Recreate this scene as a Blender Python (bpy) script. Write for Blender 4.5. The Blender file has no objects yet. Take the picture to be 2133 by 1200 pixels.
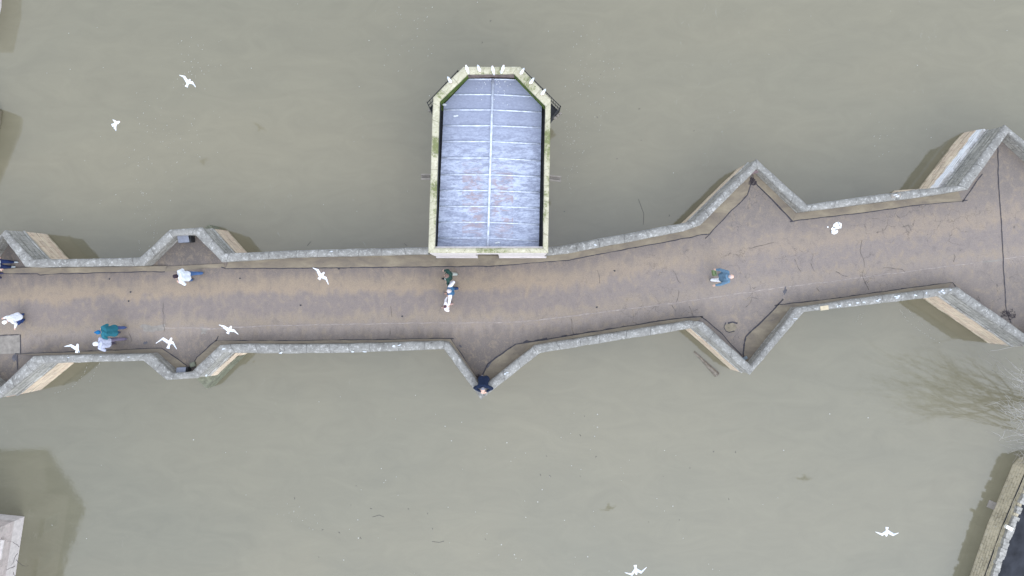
import bpy, bmesh, math, random
from mathutils import Vector, Matrix, noise
random.seed(7)
scene = bpy.context.scene
COL = scene.collection

# ------------------------------------------------------------------ camera
H = 29.15          # camera height above the roadway (roadway is z = 0)
F = 1422.0         # focal length in photo pixels (2133 wide)
cam_d = bpy.data.cameras.new('camera')
cam_d.sensor_width = 36.0
cam_d.lens = 36.0 * F / 2133.0
cam_d.clip_end = 3000
cam = bpy.data.objects.new('camera', cam_d)
cam.location = (0, 0, H)
COL.objects.link(cam)
scene.camera = cam

# ------------------------------------------------------------------ sky, sun, exposure (overcast)
SUN_EL, SUN_AZ = math.radians(40), math.radians(160)
world = bpy.data.worlds.new('World')
scene.world = world
world.use_nodes = True
wn = world.node_tree
wn.nodes.clear()
sky = wn.nodes.new('ShaderNodeTexSky')
sky.sky_type = 'NISHITA'
sky.sun_disc = False
sky.sun_elevation = SUN_EL
sky.sun_rotation = SUN_AZ
sky.air_density = 1.0
sky.dust_density = 0.2
sky.ozone_density = 1.0
hs = wn.nodes.new('ShaderNodeHueSaturation')
hs.inputs['Saturation'].default_value = 0.36
bg = wn.nodes.new('ShaderNodeBackground')
bg.inputs['Strength'].default_value = 0.15
wo = wn.nodes.new('ShaderNodeOutputWorld')
wn.links.new(sky.outputs[0], hs.inputs['Color'])
# an overcast dome is brightest overhead: about three times the horizon
tc = wn.nodes.new('ShaderNodeTexCoord')
sx = wn.nodes.new('ShaderNodeSeparateXYZ')
wn.links.new(tc.outputs['Generated'], sx.inputs[0])
mr = wn.nodes.new('ShaderNodeMapRange')
mr.inputs['From Min'].default_value = 0.0
mr.inputs['From Max'].default_value = 1.0
mr.inputs['To Min'].default_value = 0.95
mr.inputs['To Max'].default_value = 5.4
wn.links.new(sx.outputs[2], mr.inputs['Value'])
vm = wn.nodes.new('ShaderNodeVectorMath')
vm.operation = 'SCALE'
wn.links.new(hs.outputs[0], vm.inputs[0])
wn.links.new(mr.outputs[0], vm.inputs['Scale'])
wn.links.new(vm.outputs[0], bg.inputs['Color'])
wn.links.new(bg.outputs[0], wo.inputs['Surface'])
sun_d = bpy.data.lights.new('sun', 'SUN')
sun_d.energy = 0.5
sun_d.angle = math.radians(30)
sun_d.color = (1.0, 0.97, 0.92)
sun = bpy.data.objects.new('sun', sun_d)
COL.objects.link(sun)
sd = Vector((math.sin(SUN_AZ) * math.cos(SUN_EL), math.cos(SUN_AZ) * math.cos(SUN_EL), math.sin(SUN_EL)))
sun.rotation_euler = sd.to_track_quat('Z', 'Y').to_euler()
sun.location = sd * 50
scene.view_settings.view_transform = 'Standard'
scene.view_settings.look = 'None'
scene.view_settings.gamma = 1
scene.view_settings.exposure = 0.36

WATER = -1.85      # water level
ZC = 0.75          # top of the bridge parapet


def P(px, py, z=0.0):
    d = (H - z) / F
    return Vector(((px - 1066.5) * d, (600.0 - py) * d, z))


# ------------------------------------------------------------------ object helpers
def tag(o, label=None, cat=None, group=None, kind=None):
    if label: o['label'] = label
    if cat: o['category'] = cat
    if group: o['group'] = group
    if kind: o['kind'] = kind
    return o


def empty(name, loc=(0, 0, 0), label=None, cat=None, group=None):
    o = bpy.data.objects.new(name, None)
    o.location = loc
    o.empty_display_size = 0.3
    COL.objects.link(o)
    return tag(o, label, cat, group)


def link_mesh(name, me, mats, parent=None, smooth=False):
    o = bpy.data.objects.new(name, me)
    COL.objects.link(o)
    for m in (mats if isinstance(mats, (list, tuple)) else [mats]):
        me.materials.append(m)
    if parent is not None:
        o.parent = parent
        q = parent
        off = Vector((0, 0, 0))
        while q is not None:
            off += q.location
            q = q.parent
        o.location = -off          # meshes are modelled in world coordinates
    if smooth:
        for p in me.polygons: p.use_smooth = True
    return o


def mk(name, verts, faces, mats, parent=None, uvs=None, smooth=False, midx=None, fixn=True):
    me = bpy.data.meshes.new(name)
    me.from_pydata([tuple(v) for v in verts], [], faces)
    if uvs is not None:
        lay = me.uv_layers.new(name='UVMap')
        for lp in me.loops:
            lay.data[lp.index].uv = uvs[lp.vertex_index]
    if midx:
        for p, i in zip(me.polygons, midx): p.material_index = i
    if fixn:
        bm = bmesh.new(); bm.from_mesh(me)
        bmesh.ops.recalc_face_normals(bm, faces=bm.faces)
        bm.to_mesh(me); bm.free()
    return link_mesh(name, me, mats, parent, smooth)


class MB:
    """collects simple closed shapes into one mesh"""
    def __init__(self): self.v = []; self.f = []

    def add(self, vs, fs):
        b = len(self.v)
        self.v += [Vector(v) for v in vs]
        self.f += [[i + b for i in f] for f in fs]

    def box(self, c, size, rot=0.0, taper=1.0):
        sx, sy, sz = size[0] / 2, size[1] / 2, size[2] / 2
        vs = []
        for k, s in ((-1, 1.0), (1, taper)):
            for a, b in ((-1, -1), (1, -1), (1, 1), (-1, 1)):
                x, y = a * sx * s, b * sy * s
                vs.append((c[0] + x * math.cos(rot) - y * math.sin(rot), c[1] + x * math.sin(rot) + y * math.cos(rot), c[2] + k * sz))
        self.add(vs, [(0, 3, 2, 1), (4, 5, 6, 7), (0, 1, 5, 4), (1, 2, 6, 5), (2, 3, 7, 6), (3, 0, 4, 7)])

    def prism(self, poly, z0, z1):
        n = len(poly)
        vs = [(p[0], p[1], z0) for p in poly] + [(p[0], p[1], z1) for p in poly]
        fs = [list(range(n))[::-1], list(range(n, 2 * n))]
        fs += [(i, (i + 1) % n, n + (i + 1) % n, n + i) for i in range(n)]
        self.add(vs, fs)

    def tube(self, pts, rad, sides=6):
        pts = [Vector(p) for p in pts]
        rs = rad if isinstance(rad, (list, tuple)) else [rad] * len(pts)
        vs, fs = [], []
        for i, p in enumerate(pts):
            t = (pts[min(i + 1, len(pts) - 1)] - pts[max(i - 1, 0)])
            t = t.normalized() if t.length > 1e-9 else Vector((0, 0, 1))
            a = t.cross(Vector((0, 0, 1)))
            if a.length < 1e-3: a = t.cross(Vector((0, 1, 0)))
            a.normalize(); b = t.cross(a).normalized()
            for k in range(sides):
                an = 2 * math.pi * k / sides
                vs.append(p + (a * math.cos(an) + b * math.sin(an)) * rs[i])
        for i in range(len(pts) - 1):
            for k in range(sides):
                fs.append((i * sides + k, i * sides + (k + 1) % sides, (i + 1) * sides + (k + 1) % sides, (i + 1) * sides + k))
        fs.append(tuple(range(sides))[::-1])
        fs.append(tuple(range((len(pts) - 1) * sides, len(pts) * sides)))
        self.add(vs, fs)

    def capsule(self, p0, r0, p1, r1, seg=12, flat=None):
        """tapered capsule; flat = (axis vector, factor) squashes it across an axis"""
        p0, p1 = Vector(p0), Vector(p1)
        t = p1 - p0
        L = t.length
        t = t.normalized() if L > 1e-6 else Vector((0, 0, 1))
        a = t.cross(Vector((0.13, 0.37, 1)).normalized() if abs(t.z) < 0.9 else Vector((0, 1, 0)))
        a.normalize(); b = t.cross(a).normalized()
        rings = []
        for k in range(1, 5):
            an = math.pi / 2 * (1 - k / 4)
            rings.append((p0 - t * r0 * math.sin(an), r0 * math.cos(an)))
        for k in range(0, 4):
            an = math.pi / 2 * (k / 4)
            rings.append((p1 + t * r1 * math.sin(an), r1 * math.cos(an)))
        vs = [p0 - t * r0]
        for c, r in rings:
            for k in range(seg):
                an = 2 * math.pi * k / seg
                vs.append(c + (a * math.cos(an) + b * math.sin(an)) * max(r, 1e-4))
        vs.append(p1 + t * r1)
        if flat:
            ax, fac = Vector(flat[0]).normalized(), flat[1]
            m = (p0 + p1) / 2
            vs = [v - ax * ((v - m).dot(ax)) * (1 - fac) for v in vs]
        n = len(rings)
        fs = [(0, 1 + (k + 1) % seg, 1 + k) for k in range(seg)]
        for i in range(n - 1):
            for k in range(seg):
                q = 1 + i * seg
                fs.append((q + k, q + (k + 1) % seg, q + seg + (k + 1) % seg, q + seg + k))
        q = 1 + (n - 1) * seg
        fs += [(q + k, q + (k + 1) % seg, len(vs) - 1) for k in range(seg)]
        self.add(vs, fs)

    def ell(self, c, r):
        self.capsule((c[0], c[1], c[2]), 1.0, (c[0], c[1], c[2] + 1e-5), 1.0, 14)
        n = 14 * 8 + 2
        c = Vector(c)
        for i in range(len(self.v) - n, len(self.v)):
            d = self.v[i] - c
            self.v[i] = c + Vector((d.x * r[0], d.y * r[1], d.z * r[2]))

    def build(self, name, mats, parent=None, smooth=False, fixn=True):
        return mk(name, self.v, self.f, mats, parent, None, smooth, None, fixn)

    def remesh(self, name, voxel, mats, parent=None, smooth_it=2, xf=None, wrinkle=0.0):
        """one continuous surface out of the overlapping shapes"""
        me = bpy.data.meshes.new(name)
        vs = [xf @ v for v in self.v] if xf is not None else self.v
        me.from_pydata([tuple(v) for v in vs], [], self.f)
        tmp = bpy.data.objects.new('tmp', me)
        COL.objects.link(tmp)
        md = tmp.modifiers.new('r', 'REMESH'); md.mode = 'VOXEL'; md.voxel_size = voxel
        if smooth_it:
            ms = tmp.modifiers.new('s', 'SMOOTH'); ms.iterations = smooth_it; ms.factor = 0.5
        dg = bpy.context.evaluated_depsgraph_get()
        dg.update()
        m2 = bpy.data.meshes.new_from_object(tmp.evaluated_get(dg))
        bpy.data.objects.remove(tmp)
        m2.name = name
        if wrinkle:
            for v in m2.vertices:
                v.co += v.normal * wrinkle * noise.noise(v.co * 11) + v.normal * wrinkle * .6 * noise.noise(v.co * 27)
        return link_mesh(name, m2, mats, parent, True)


# ------------------------------------------------------------------ node helpers
class NT:
    def __init__(self, name, rough=0.8, spec=0.3):
        self.m = bpy.data.materials.new(name)
        self.m.use_nodes = True
        self.t = self.m.node_tree
        self.b = self.t.nodes['Principled BSDF']
        self.b.inputs['Roughness'].default_value = rough
        self.b.inputs['Specular IOR Level'].default_value = spec

    def n(self, ty, **kw):
        o = self.t.nodes.new(ty)
        for k, v in kw.items(): setattr(o, k, v)
        return o

    def l(self, a, b): self.t.links.new(a, b)

    def pos(self): return self.n('ShaderNodeNewGeometry').outputs['Position']

    def uv(self): return self.n('ShaderNodeUVMap').outputs[0]

    def map(self, vec, scale=(1, 1, 1), rot=(0, 0, 0), loc=(0, 0, 0)):
        o = self.n('ShaderNodeMapping')
        o.inputs['Scale'].default_value = scale
        o.inputs['Rotation'].default_value = rot
        o.inputs['Location'].default_value = loc
        self.l(vec, o.inputs[0])
        return o.outputs[0]

    def noise(self, vec, scale, detail=5, rough=0.6, dist=0.0):
        o = self.n('ShaderNodeTexNoise')
        o.inputs['Scale'].default_value = scale
        o.inputs['Detail'].default_value = detail
        o.inputs['Roughness'].default_value = rough
        o.inputs['Distortion'].default_value = dist
        if vec is not None: self.l(vec, o.inputs['Vector'])
        return o.outputs['Fac']

    def ramp(self, fac, stops, interp='LINEAR'):
        o = self.n('ShaderNodeValToRGB')
        o.color_ramp.interpolation = interp
        e = o.color_ramp.elements
        while len(e) < len(stops): e.new(0.5)
        for i, (p, c) in enumerate(stops):
            e[i].position = p
            e[i].color = (c, c, c, 1) if isinstance(c, (int, float)) else (*c, 1)
        self.l(fac, o.inputs[0])
        return o.outputs[0]

    def mix(self, fac, a, b, blend='MIX'):
        o = self.n('ShaderNodeMix', data_type='RGBA', blend_type=blend)
        for idx, v in ((0, fac), (6, a), (7, b)):
            if isinstance(v, (int, float)): o.inputs[idx].default_value = v
            elif isinstance(v, tuple): o.inputs[idx].default_value = (*v, 1)
            else: self.l(v, o.inputs[idx])
        return o.outputs[2]

    def math(self, op, a, b=0.0, c=0.0, clamp=False):
        o = self.n('ShaderNodeMath', operation=op)
        o.use_clamp = clamp
        for i, v in enumerate((a, b, c)):
            if isinstance(v, (int, float)): o.inputs[i].default_value = v
            else: self.l(v, o.inputs[i])
        return o.outputs[0]

    def col(self, c):
        if isinstance(c, tuple): self.b.inputs['Base Color'].default_value = (*c, 1)
        else: self.l(c, self.b.inputs['Base Color'])

    def bump(self, h, strength=0.5, dist=0.02):
        o = self.n('ShaderNodeBump')
        o.inputs['Strength'].default_value = strength
        o.inputs['Distance'].default_value = dist
        self.l(h, o.inputs['Height'])
        self.l(o.outputs[0], self.b.inputs['Normal'])


def mat_plain(name, c, rough=0.8, spec=0.3, var=0.25, scale=9.0, bump=0.0, metal=0.0):
    t = NT(name, rough, spec)
    n = t.noise(t.pos(), scale, 4)
    t.col(t.mix(t.ramp(n, [(0.3, 0.0), (0.7, 1.0)]), tuple(x * (1 - var) for x in c), tuple(min(1, x * (1 + var)) for x in c)))
    t.b.inputs['Metallic'].default_value = metal
    if bump: t.bump(n, bump, 0.02)
    return t.m


# ------------------------------------------------------------------ materials
def mat_water():
    t = NT('river_water', 0.06, 0.5)
    t.b.inputs['IOR'].default_value = 1.56
    p = t.pos()
    big = t.noise(t.map(p, (0.05, 0.09, 1)), 1.0, 3, 0.5, 0.6)
    c = t.mix(t.ramp(big, [(0.3, 0.0), (0.7, 1.0)]), (0.133, 0.125, 0.086), (0.164, 0.147, 0.097))
    mot = t.noise(t.map(p, (0.35, 0.8, 1), (0, 0, 0.25)), 1.3, 8, 0.7, 1.2)
    c = t.mix(0.24, c, t.ramp(mot, [(0.3, 0.36), (0.7, 0.64)]), 'OVERLAY')
    # drifting foam streaks: thin pale threads in a few lanes
    st = t.noise(t.map(p, (1.1, 0.55, 1), (0, 0, 0.35)), 2.2, 7, 0.72, 1.6)
    lane = t.noise(t.map(p, (0.16, 0.045, 1), (0, 0, 0.2), (3.1, 1.7, 0)), 1.0, 2, 0.5, 0.3)
    f = t.math('MULTIPLY', t.ramp(st, [(0.62, 0.0), (0.72, 1.0)]), t.ramp(lane, [(0.55, 0.0), (0.68, 0.5)]))
    c = t.mix(f, c, (0.26, 0.25, 0.21))
    t.col(c)
    rip = t.noise(t.map(p, (1, 1.4, 1)), 5.0, 3, 0.5, 0.4)
    rip2 = t.noise(p, 0.7, 2, 0.5, 0.3)
    h = t.math('ADD', t.math('MULTIPLY', rip, 0.25), rip2)
    t.bump(h, 0.10, 0.05)
    return t.m


def mat_deck():
    t = NT('worn_asphalt', 0.85, 0.25)
    p = t.pos()
    sep = t.n('ShaderNodeSeparateXYZ'); t.l(p, sep.inputs[0])
    x, y = sep.outputs[0], sep.outputs[1]
    xs = t.math('DIVIDE', t.math('ADD', x, 26.0), 52.0, clamp=True)
    fc = t.n('ShaderNodeFloatCurve')
    cv = fc.mapping.curves[0]
    pts = [(-26, -1.2), (-18.8, -1.025), (-9.56, -.707), (-3.41, -.615), (2.33, -.43), (4.6, -.05), (7.86, .51), (12.99, 1.23), (18.1, 1.885), (26, 2.8)]
    while len(cv.points) < len(pts): cv.points.new(0.5, 0.5)
    for i, (a, b) in enumerate(pts):
        cv.points[i].location = ((a + 26) / 52, (b + 3) / 6)
        cv.points[i].handle_type = 'AUTO'
    fc.mapping.update()
    t.l(xs, fc.inputs['Value'])
    mid = t.math('SUBTRACT', t.math('MULTIPLY', fc.outputs[0], 6.0), 3.0)
    v = t.math('SUBTRACT', y, mid)
    drip = t.noise(t.map(p, (1.5, 0.35, 1)), 1.6, 6, 0.65, 0.5)
    blot = t.noise(t.map(p, (0.5, 1.0, 1)), 0.9, 5, 0.6, 0.4)
    dv = t.math('ADD', t.math('MULTIPLY', t.math('SUBTRACT', drip, 0.5), 1.3), t.math('MULTIPLY', t.math('SUBTRACT', blot, 0.5), 0.9))
    vv = t.math('ADD', v, dv)
    f = t.math('ADD', t.math('DIVIDE', vv, 5.0), 0.5, clamp=True)
    q = lambda a: a / 5.0 + 0.5
    G = (0.173, 0.145, 0.130); T = (0.233, 0.182, 0.133); D = (0.116, 0.099, 0.087); L = (0.214, 0.179, 0.153)
    c = t.ramp(f, [(q(-2.3), D), (q(-1.45), (0.154, 0.130, 0.114)), (q(-1.0), L), (q(-.62), (0.219, 0.179, 0.139)), (q(-.25), G), (q(.30), G), (q(.62), T), (q(1.0), (0.214, 0.170, 0.127)), (q(1.42), (0.153, 0.127, 0.111)), (q(2.2), D)])
    # greyer and paler towards the right-hand half
    xr = t.ramp(t.math('ADD', xs, t.math('MULTIPLY', t.math('SUBTRACT', blot, 0.5), 0.12)), [(0.50, 0.0), (0.66, 1.0)])
    c = t.mix(t.math('MULTIPLY', xr, 0.45), c, (0.206, 0.177, 0.157))
    md = t.noise(t.map(p, (1.0, 0.8, 1), (0, 0, 0), (9, 4, 0)), 3.2, 7, 0.72, 0.6)
    c = t.mix(t.ramp(md, [(0.50, 0.0), (0.68, 0.55)]), c, (0.256, 0.202, 0.141))
    c = t.mix(t.ramp(md, [(0.30, 0.6), (0.46, 0.0)]), c, (0.132, 0.114, 0.104))
    grain = t.noise(p, 34.0, 3, 0.7)
    c = t.mix(0.7, c, t.ramp(grain, [(0.25, 0.32), (0.75, 0.68)]), 'OVERLAY')
    speck = t.noise(t.map(p, (1, 1, 1), (0, 0, 0), (5, 2, 0)), 14.0, 6, 0.75)
    c = t.mix(t.ramp(speck, [(0.56, 0.0), (0.70, 0.6)]), c, (0.286, 0.228, 0.163))
    c = t.mix(t.ramp(speck, [(0.28, 0.6), (0.43, 0.0)]), c, (0.080, 0.070, 0.065))
    # crazing
    wob = t.n('ShaderNodeVectorMath', operation='ADD')
    nz = t.n('ShaderNodeTexNoise'); nz.inputs['Scale'].default_value = 2.6; nz.inputs['Detail'].default_value = 4
    t.l(p, nz.inputs['Vector'])
    sc = t.n('ShaderNodeVectorMath', operation='SCALE'); sc.inputs['Scale'].default_value = 0.75
    t.l(nz.outputs['Color'], sc.inputs[0]); t.l(p, wob.inputs[0]); t.l(sc.outputs[0], wob.inputs[1])
    vo = t.n('ShaderNodeTexVoronoi', feature='DISTANCE_TO_EDGE'); vo.inputs['Scale'].default_value = 1.5
    t.l(wob.outputs[0], vo.inputs['Vector'])
    crack = t.ramp(vo.outputs['Distance'], [(0.004, 1.0), (0.014, 0.0)])
    where = t.ramp(t.noise(p, 0.55, 3, 0.6), [(0.50, 0.0), (0.60, 1.0)])
    where = t.math('MULTIPLY', where, t.ramp(xs, [(0.52, 0.0), (0.62, 1.0)]))
    c = t.mix(t.math('MULTIPLY', t.math('MULTIPLY', crack, where), 0.7), c, (.06, .052, .05))
    t.col(c)
    t.bump(t.math('SUBTRACT', t.math('ADD', grain, t.math('MULTIPLY', speck, 0.7)), t.math('MULTIPLY', crack, where)), 0.35, 0.015)
    return t.m


def mat_fillet():
    t = NT('edge_mortar', 0.9, 0.2)
    p = t.pos()
    a = t.noise(t.map(p, (0.5, 1.2, 1)), 1.6, 6, 0.65, 0.6)
    b = t.noise(p, 9, 6, 0.7)
    c = t.ramp(a, [(0.3, (.125, .105, .088)), (0.5, (.175, .146, .108)), (0.68, (.225, .190, .135))])
    c = t.mix(t.ramp(b, [(0.25, 0.5), (0.42, 0.0)]), c, (.08, .07, .055))
    c = t.mix(t.ramp(b, [(0.60, 0.0), (0.75, 0.5)]), c, (.26, .23, .18))
    t.col(c); t.bump(b, 0.4, 0.02)
    return t.m


def stone_speckle(t, p, base_d, base_l, pale, dark, sc=1.0):
    a = t.noise(p, 1.3 * sc, 6, 0.65, 0.6)
    b = t.noise(p, 9.0 * sc, 7, 0.75, 0.4)
    c = t.mix(t.ramp(a, [(0.3, 0.0), (0.7, 1.0)]), base_d, base_l)
    c = t.mix(t.ramp(b, [(0.53, 0.0), (0.66, 0.85)]), c, pale)
    c = t.mix(t.ramp(b, [(0.30, 0.9), (0.45, 0.0)]), c, dark)
    return c, a, b


def mat_coping():
    t = NT('lichened_coping', 0.9, 0.2)
    p = t.pos()
    c, a, b = stone_speckle(t, p, (.155, .150, .137), (.240, .234, .216), (.42, .415, .39), (.075, .071, .062), .8)
    sp = t.n('ShaderNodeTexVoronoi'); sp.inputs['Scale'].default_value = 13.0
    t.l(p, sp.inputs['Vector'])
    wh = t.math('MULTIPLY', t.ramp(sp.outputs['Distance'], [(0.12, 1.0), (0.32, 0.0)]), t.ramp(t.noise(p, 2.1, 3), [(0.48, 0.0), (0.60, 1.0)]))
    c = t.mix(t.math('MULTIPLY', wh, 0.4), c, (.50, .50, .49))
    u = t.n('ShaderNodeSeparateXYZ'); t.l(t.uv(), u.inputs[0])
    # butt joints between the coping stones, along the run
    wn_ = t.math('ADD', u.outputs[0], t.math('MULTIPLY', t.noise(t.map(p, (1, 1, 1)), 0.35, 1), 1.2))
    fr = t.math('ABSOLUTE', t.math('SUBTRACT', t.math('FRACT', t.math('DIVIDE', wn_, 0.95)), 0.5))
    jt = t.ramp(fr, [(0.488, 0.0), (0.497, 0.75)])
    c = t.mix(jt, c, (.06, .058, .052))
    t.col(c)
    t.bump(t.math('SUBTRACT', t.math('ADD', b, a), jt), 0.7, 0.03)
    return t.m


def mat_masonry(name='pier_masonry', grey=(.30, .295, .275), tan=(.60, .50, .385), split=-0.45):
    t = NT(name, 0.9, 0.2)
    p = t.pos(); uv = t.uv()
    sep = t.n('ShaderNodeSeparateXYZ'); t.l(p, sep.inputs[0])
    z = t.math('ADD', sep.outputs[2], t.math('MULTIPLY', t.math('SUBTRACT', t.noise(p, 1.6, 5), 0.5), 0.5))
    cg, a, b = stone_speckle(t, p, tuple(x * .75 for x in grey), tuple(x * 1.2 for x in grey), (.44, .44, .42), (.07, .066, .055))
    ct = t.mix(t.ramp(a, [(0.3, 0.0), (0.7, 1.0)]), tuple(x * .85 for x in tan), tuple(x * 1.15 for x in tan))
    ct = t.mix(t.ramp(b, [(0.56, 0.0), (0.7, 0.7)]), ct, (.50, .44, .36))
    ct = t.mix(t.ramp(b, [(0.28, 0.8), (0.42, 0.0)]), ct, (.15, .11, .075))
    zz = t.math('ADD', z, 3.0)
    up = t.ramp(t.math('DIVIDE', zz, 5.0), [((split + 3 - .1) / 5, 0.0), ((split + 3 + .1) / 5, 1.0)])
    c = t.mix(up, ct, cg)
    if name == 'pier_masonry':
        # remains of limewash on the last upper pier
        lw = t.math('MULTIPLY', t.ramp(t.math('DIVIDE', sep.outputs[0], 40.0), [(.455, 0.0), (.46, 1.0)]), t.ramp(t.math('DIVIDE', sep.outputs[1], 10.0), [(.40, 0.0), (.45, 1.0)]))
        lw = t.math('MULTIPLY', lw, t.ramp(t.math('DIVIDE', t.math('ADD', z, 3.0), 5.0), [(.395, 0.0), (.415, 1.0)]))
        lw = t.math('MULTIPLY', lw, t.math('SUBTRACT', 1.0, up))
        c = t.mix(lw, c, (.72, .74, .78))
    br = t.n('ShaderNodeTexBrick')
    br.inputs['Scale'].default_value = 1.0
    br.inputs['Brick Width'].default_value = 0.62; br.inputs['Row Height'].default_value = 0.27
    br.inputs['Mortar Size'].default_value = 0.014; br.inputs['Mortar Smooth'].default_value = 0.3
    br.inputs['Color1'].default_value = (0.42, 0.42, 0.42, 1); br.inputs['Color2'].default_value = (0.60, 0.59, 0.57, 1); br.inputs['Mortar'].default_value = (0.2, 0.2, 0.2, 1)
    t.l(uv, br.inputs['Vector'])
    c = t.mix(0.62, c, br.outputs['Color'], 'OVERLAY')
    lay = t.noise(t.map(uv, (0.5, 7.0, 1)), 2.0, 6, 0.7, 0.4)
    c = t.mix(t.ramp(lay, [(0.34, 0.75), (0.47, 0.0)]), c, (.09, .082, .068))
    c = t.mix(t.ramp(lay, [(0.56, 0.0), (0.70, 0.6)]), c, (.55, .53, .49))
    wet = t.ramp(t.math('DIVIDE', t.math('ADD', z, 3.0), 5.0), [(.235, .7), (.262, 0.0)])
    c = t.mix(wet, c, (.11, .10, .06))
    t.col(c)
    t.bump(t.math('ADD', t.math('MULTIPLY', br.outputs['Fac'], -0.8), b), 0.7, 0.03)
    return t.m


def mat_chapel_coping():
    t = NT('chapel_coping', 0.9, 0.2)
    p = t.pos()
    c, a, b = stone_speckle(t, p, (.33, .31, .22), (.46, .43, .32), (.56, .54, .43), (.15, .15, .09), 1.2)
    sep = t.n('ShaderNodeSeparateXYZ'); t.l(p, sep.inputs[0])
    moss = t.noise(p, 0.75, 5, 0.65)
    c = t.mix(t.ramp(t.math('ADD', moss, t.math('MULTIPLY', t.math('SUBTRACT', b, 0.5), 0.6)), [(0.52, 0.0), (0.62, 0.85)]), c, (.105, .125, .035))
    # the bridge side of the chapel carries more grey
    c = t.mix(t.ramp(sep.outputs[1], [(0.151, 0.75), (0.156, 0.0)]), c, (.23, .225, .19))
    u = t.n('ShaderNodeSeparateXYZ'); t.l(t.uv(), u.inputs[0])
    fr = t.math('ABSOLUTE', t.math('SUBTRACT', t.math('FRACT', t.math('DIVIDE', u.outputs[0], 0.62)), 0.5))
    jt = t.ramp(fr, [(0.482, 0.0), (0.495, 0.7)])
    c = t.mix(jt, c, (.12, .12, .08))
    t.col(c); t.bump(t.math('SUBTRACT', b, jt), 0.6, 0.03)
    return t.m


def mat_lead():
    t = NT('lead_sheet', 0.55, 0.4)
    p = t.pos()
    st = t.noise(t.map(p, (0.9, 3.2, 1)), 1.7, 8, 0.72, 0.7)
    fi = t.noise(t.map(p, (1.6, 3.0, 1)), 6.0, 6, 0.7, 0.5)
    sep = t.n('ShaderNodeSeparateXYZ'); t.l(p, sep.inputs[0])
    yy = sep.outputs[1]
    wash = t.ramp(t.math('DIVIDE', yy, 10.0), [(0.10, 0.55), (0.17, 0.75), (0.36, 1.0), (0.50, 0.95), (0.62, 0.3), (0.75, 0.0)])
    c = t.mix(t.ramp(fi, [(0.3, 0.0), (0.7, 1.0)]), (.165, .182, .240), (.232, .255, .33))
    amt = t.math('MULTIPLY', t.ramp(t.math('ADD', t.math('MULTIPLY', st, .7), t.math('MULTIPLY', fi, .3)), [(0.44, 0.0), (0.58, 1.0)]), wash)
    c = t.mix(t.math('MULTIPLY', amt, 0.85), c, (.41, .455, .56))
    red = t.math('MULTIPLY', t.ramp(t.noise(t.map(p, (0.8, 2.2, 1), (0, 0, 0), (2, 7, 0)), 2.3, 7, 0.72, 0.8), [(0.47, 0.0), (0.56, 1.0)]), t.ramp(t.math('DIVIDE', yy, 10.0), [(0.17, 0.0), (0.24, 1.0), (0.42, 1.0), (0.52, 0.0)]))
    edge = t.ramp(t.math('ABSOLUTE', t.math('ADD', sep.outputs[0], 0.95)), [(0.10, 0.0), (0.30, 1.0), (1.0, 1.0), (1.6, 0.0)])
    c = t.mix(t.math('MULTIPLY', t.math('MULTIPLY', red, edge), 0.75), c, (.255, .195, .20))
    gr = t.noise(p, 26.0, 5, 0.75)
    c = t.mix(t.ramp(gr, [(0.70, 0.0), (0.78, 0.6)]), c, (.72, .74, .78))
    c = t.mix(t.ramp(gr, [(0.26, 0.5), (0.36, 0.0)]), c, (.17, .175, .21))
    t.col(c); t.bump(st, 0.25, 0.02)
    return t.m


def mat_moss():
    t = NT('wet_moss', 0.95, 0.1)
    p = t.pos()
    a = t.noise(p, 3.2, 6, 0.7)
    t.col(t.ramp(a, [(0.32, (.05, .05, .04)), (0.46, (.055, .085, .022)), (0.62, (.085, .12, .03)), (0.72, (.13, .12, .09))]))
    t.bump(a, 0.8, 0.05)
    return t.m


def mat_brick(name, c1, c2, mortar, bw=0.3, bh=0.1):
    t = NT(name, 0.9, 0.2)
    uv = t.uv(); p = t.pos()
    br = t.n('ShaderNodeTexBrick')
    br.inputs['Scale'].default_value = 1.0
    br.inputs['Brick Width'].default_value = bw; br.inputs['Row Height'].default_value = bh
    br.inputs['Mortar Size'].default_value = 0.012
    br.inputs['Color1'].default_value = (*c1, 1); br.inputs['Color2'].default_value = (*c2, 1); br.inputs['Mortar'].default_value = (*mortar, 1)
    t.l(uv, br.inputs['Vector'])
    a = t.noise(p, 1.4, 6, 0.7); b = t.noise(p, 8, 6, 0.7)
    c = t.mix(t.ramp(a, [(0.4, 0.0), (0.65, 0.7)]), br.outputs['Color'], tuple(x * 1.35 for x in c2))
    c = t.mix(t.ramp(b, [(0.55, 0.0), (0.7, 0.7)]), c, (.46, .44, .38))
    c = t.mix(t.ramp(b, [(0.28, 0.7), (0.42, 0.0)]), c, (.09, .085, .06))
    t.col(c); t.bump(t.math('ADD', t.math('MULTIPLY', br.outputs['Fac'], -1.0), b), 0.8, 0.03)
    return t.m


M = {}
M['water'] = mat_water()
M['deck'] = mat_deck()
M['fillet'] = mat_fillet()
M['tar'] = mat_plain('tar_joint', (.035, .032, .038), 0.7, 0.3, 0.4, 14)
M['patch'] = mat_plain('tar_patch', (.085, .082, .09), 0.8, 0.3, 0.3, 7, 0.3)
M['mud'] = mat_plain('mud_patch', (.17, .145, .105), 0.85, 0.3, 0.3, 6, 0.3)
M['concrete'] = mat_plain('pale_concrete', (.21, .19, .165), 0.9, 0.2, 0.22, 5, 0.3)
M['coping'] = mat_coping()
M['masonry'] = mat_masonry()
M['inner'] = mat_masonry('parapet_masonry', (.25, .24, .215), (.25, .235, .20), -0.2)
M['soffit'] = mat_plain('arch_stone', (.25, .22, .17), 0.9, 0.2, 0.3, 4, 0.4)
M['cutgreen'] = mat_plain('green_stone', (.145, .15, .11), 0.9, 0.2, 0.35, 6, 0.5)
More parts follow.
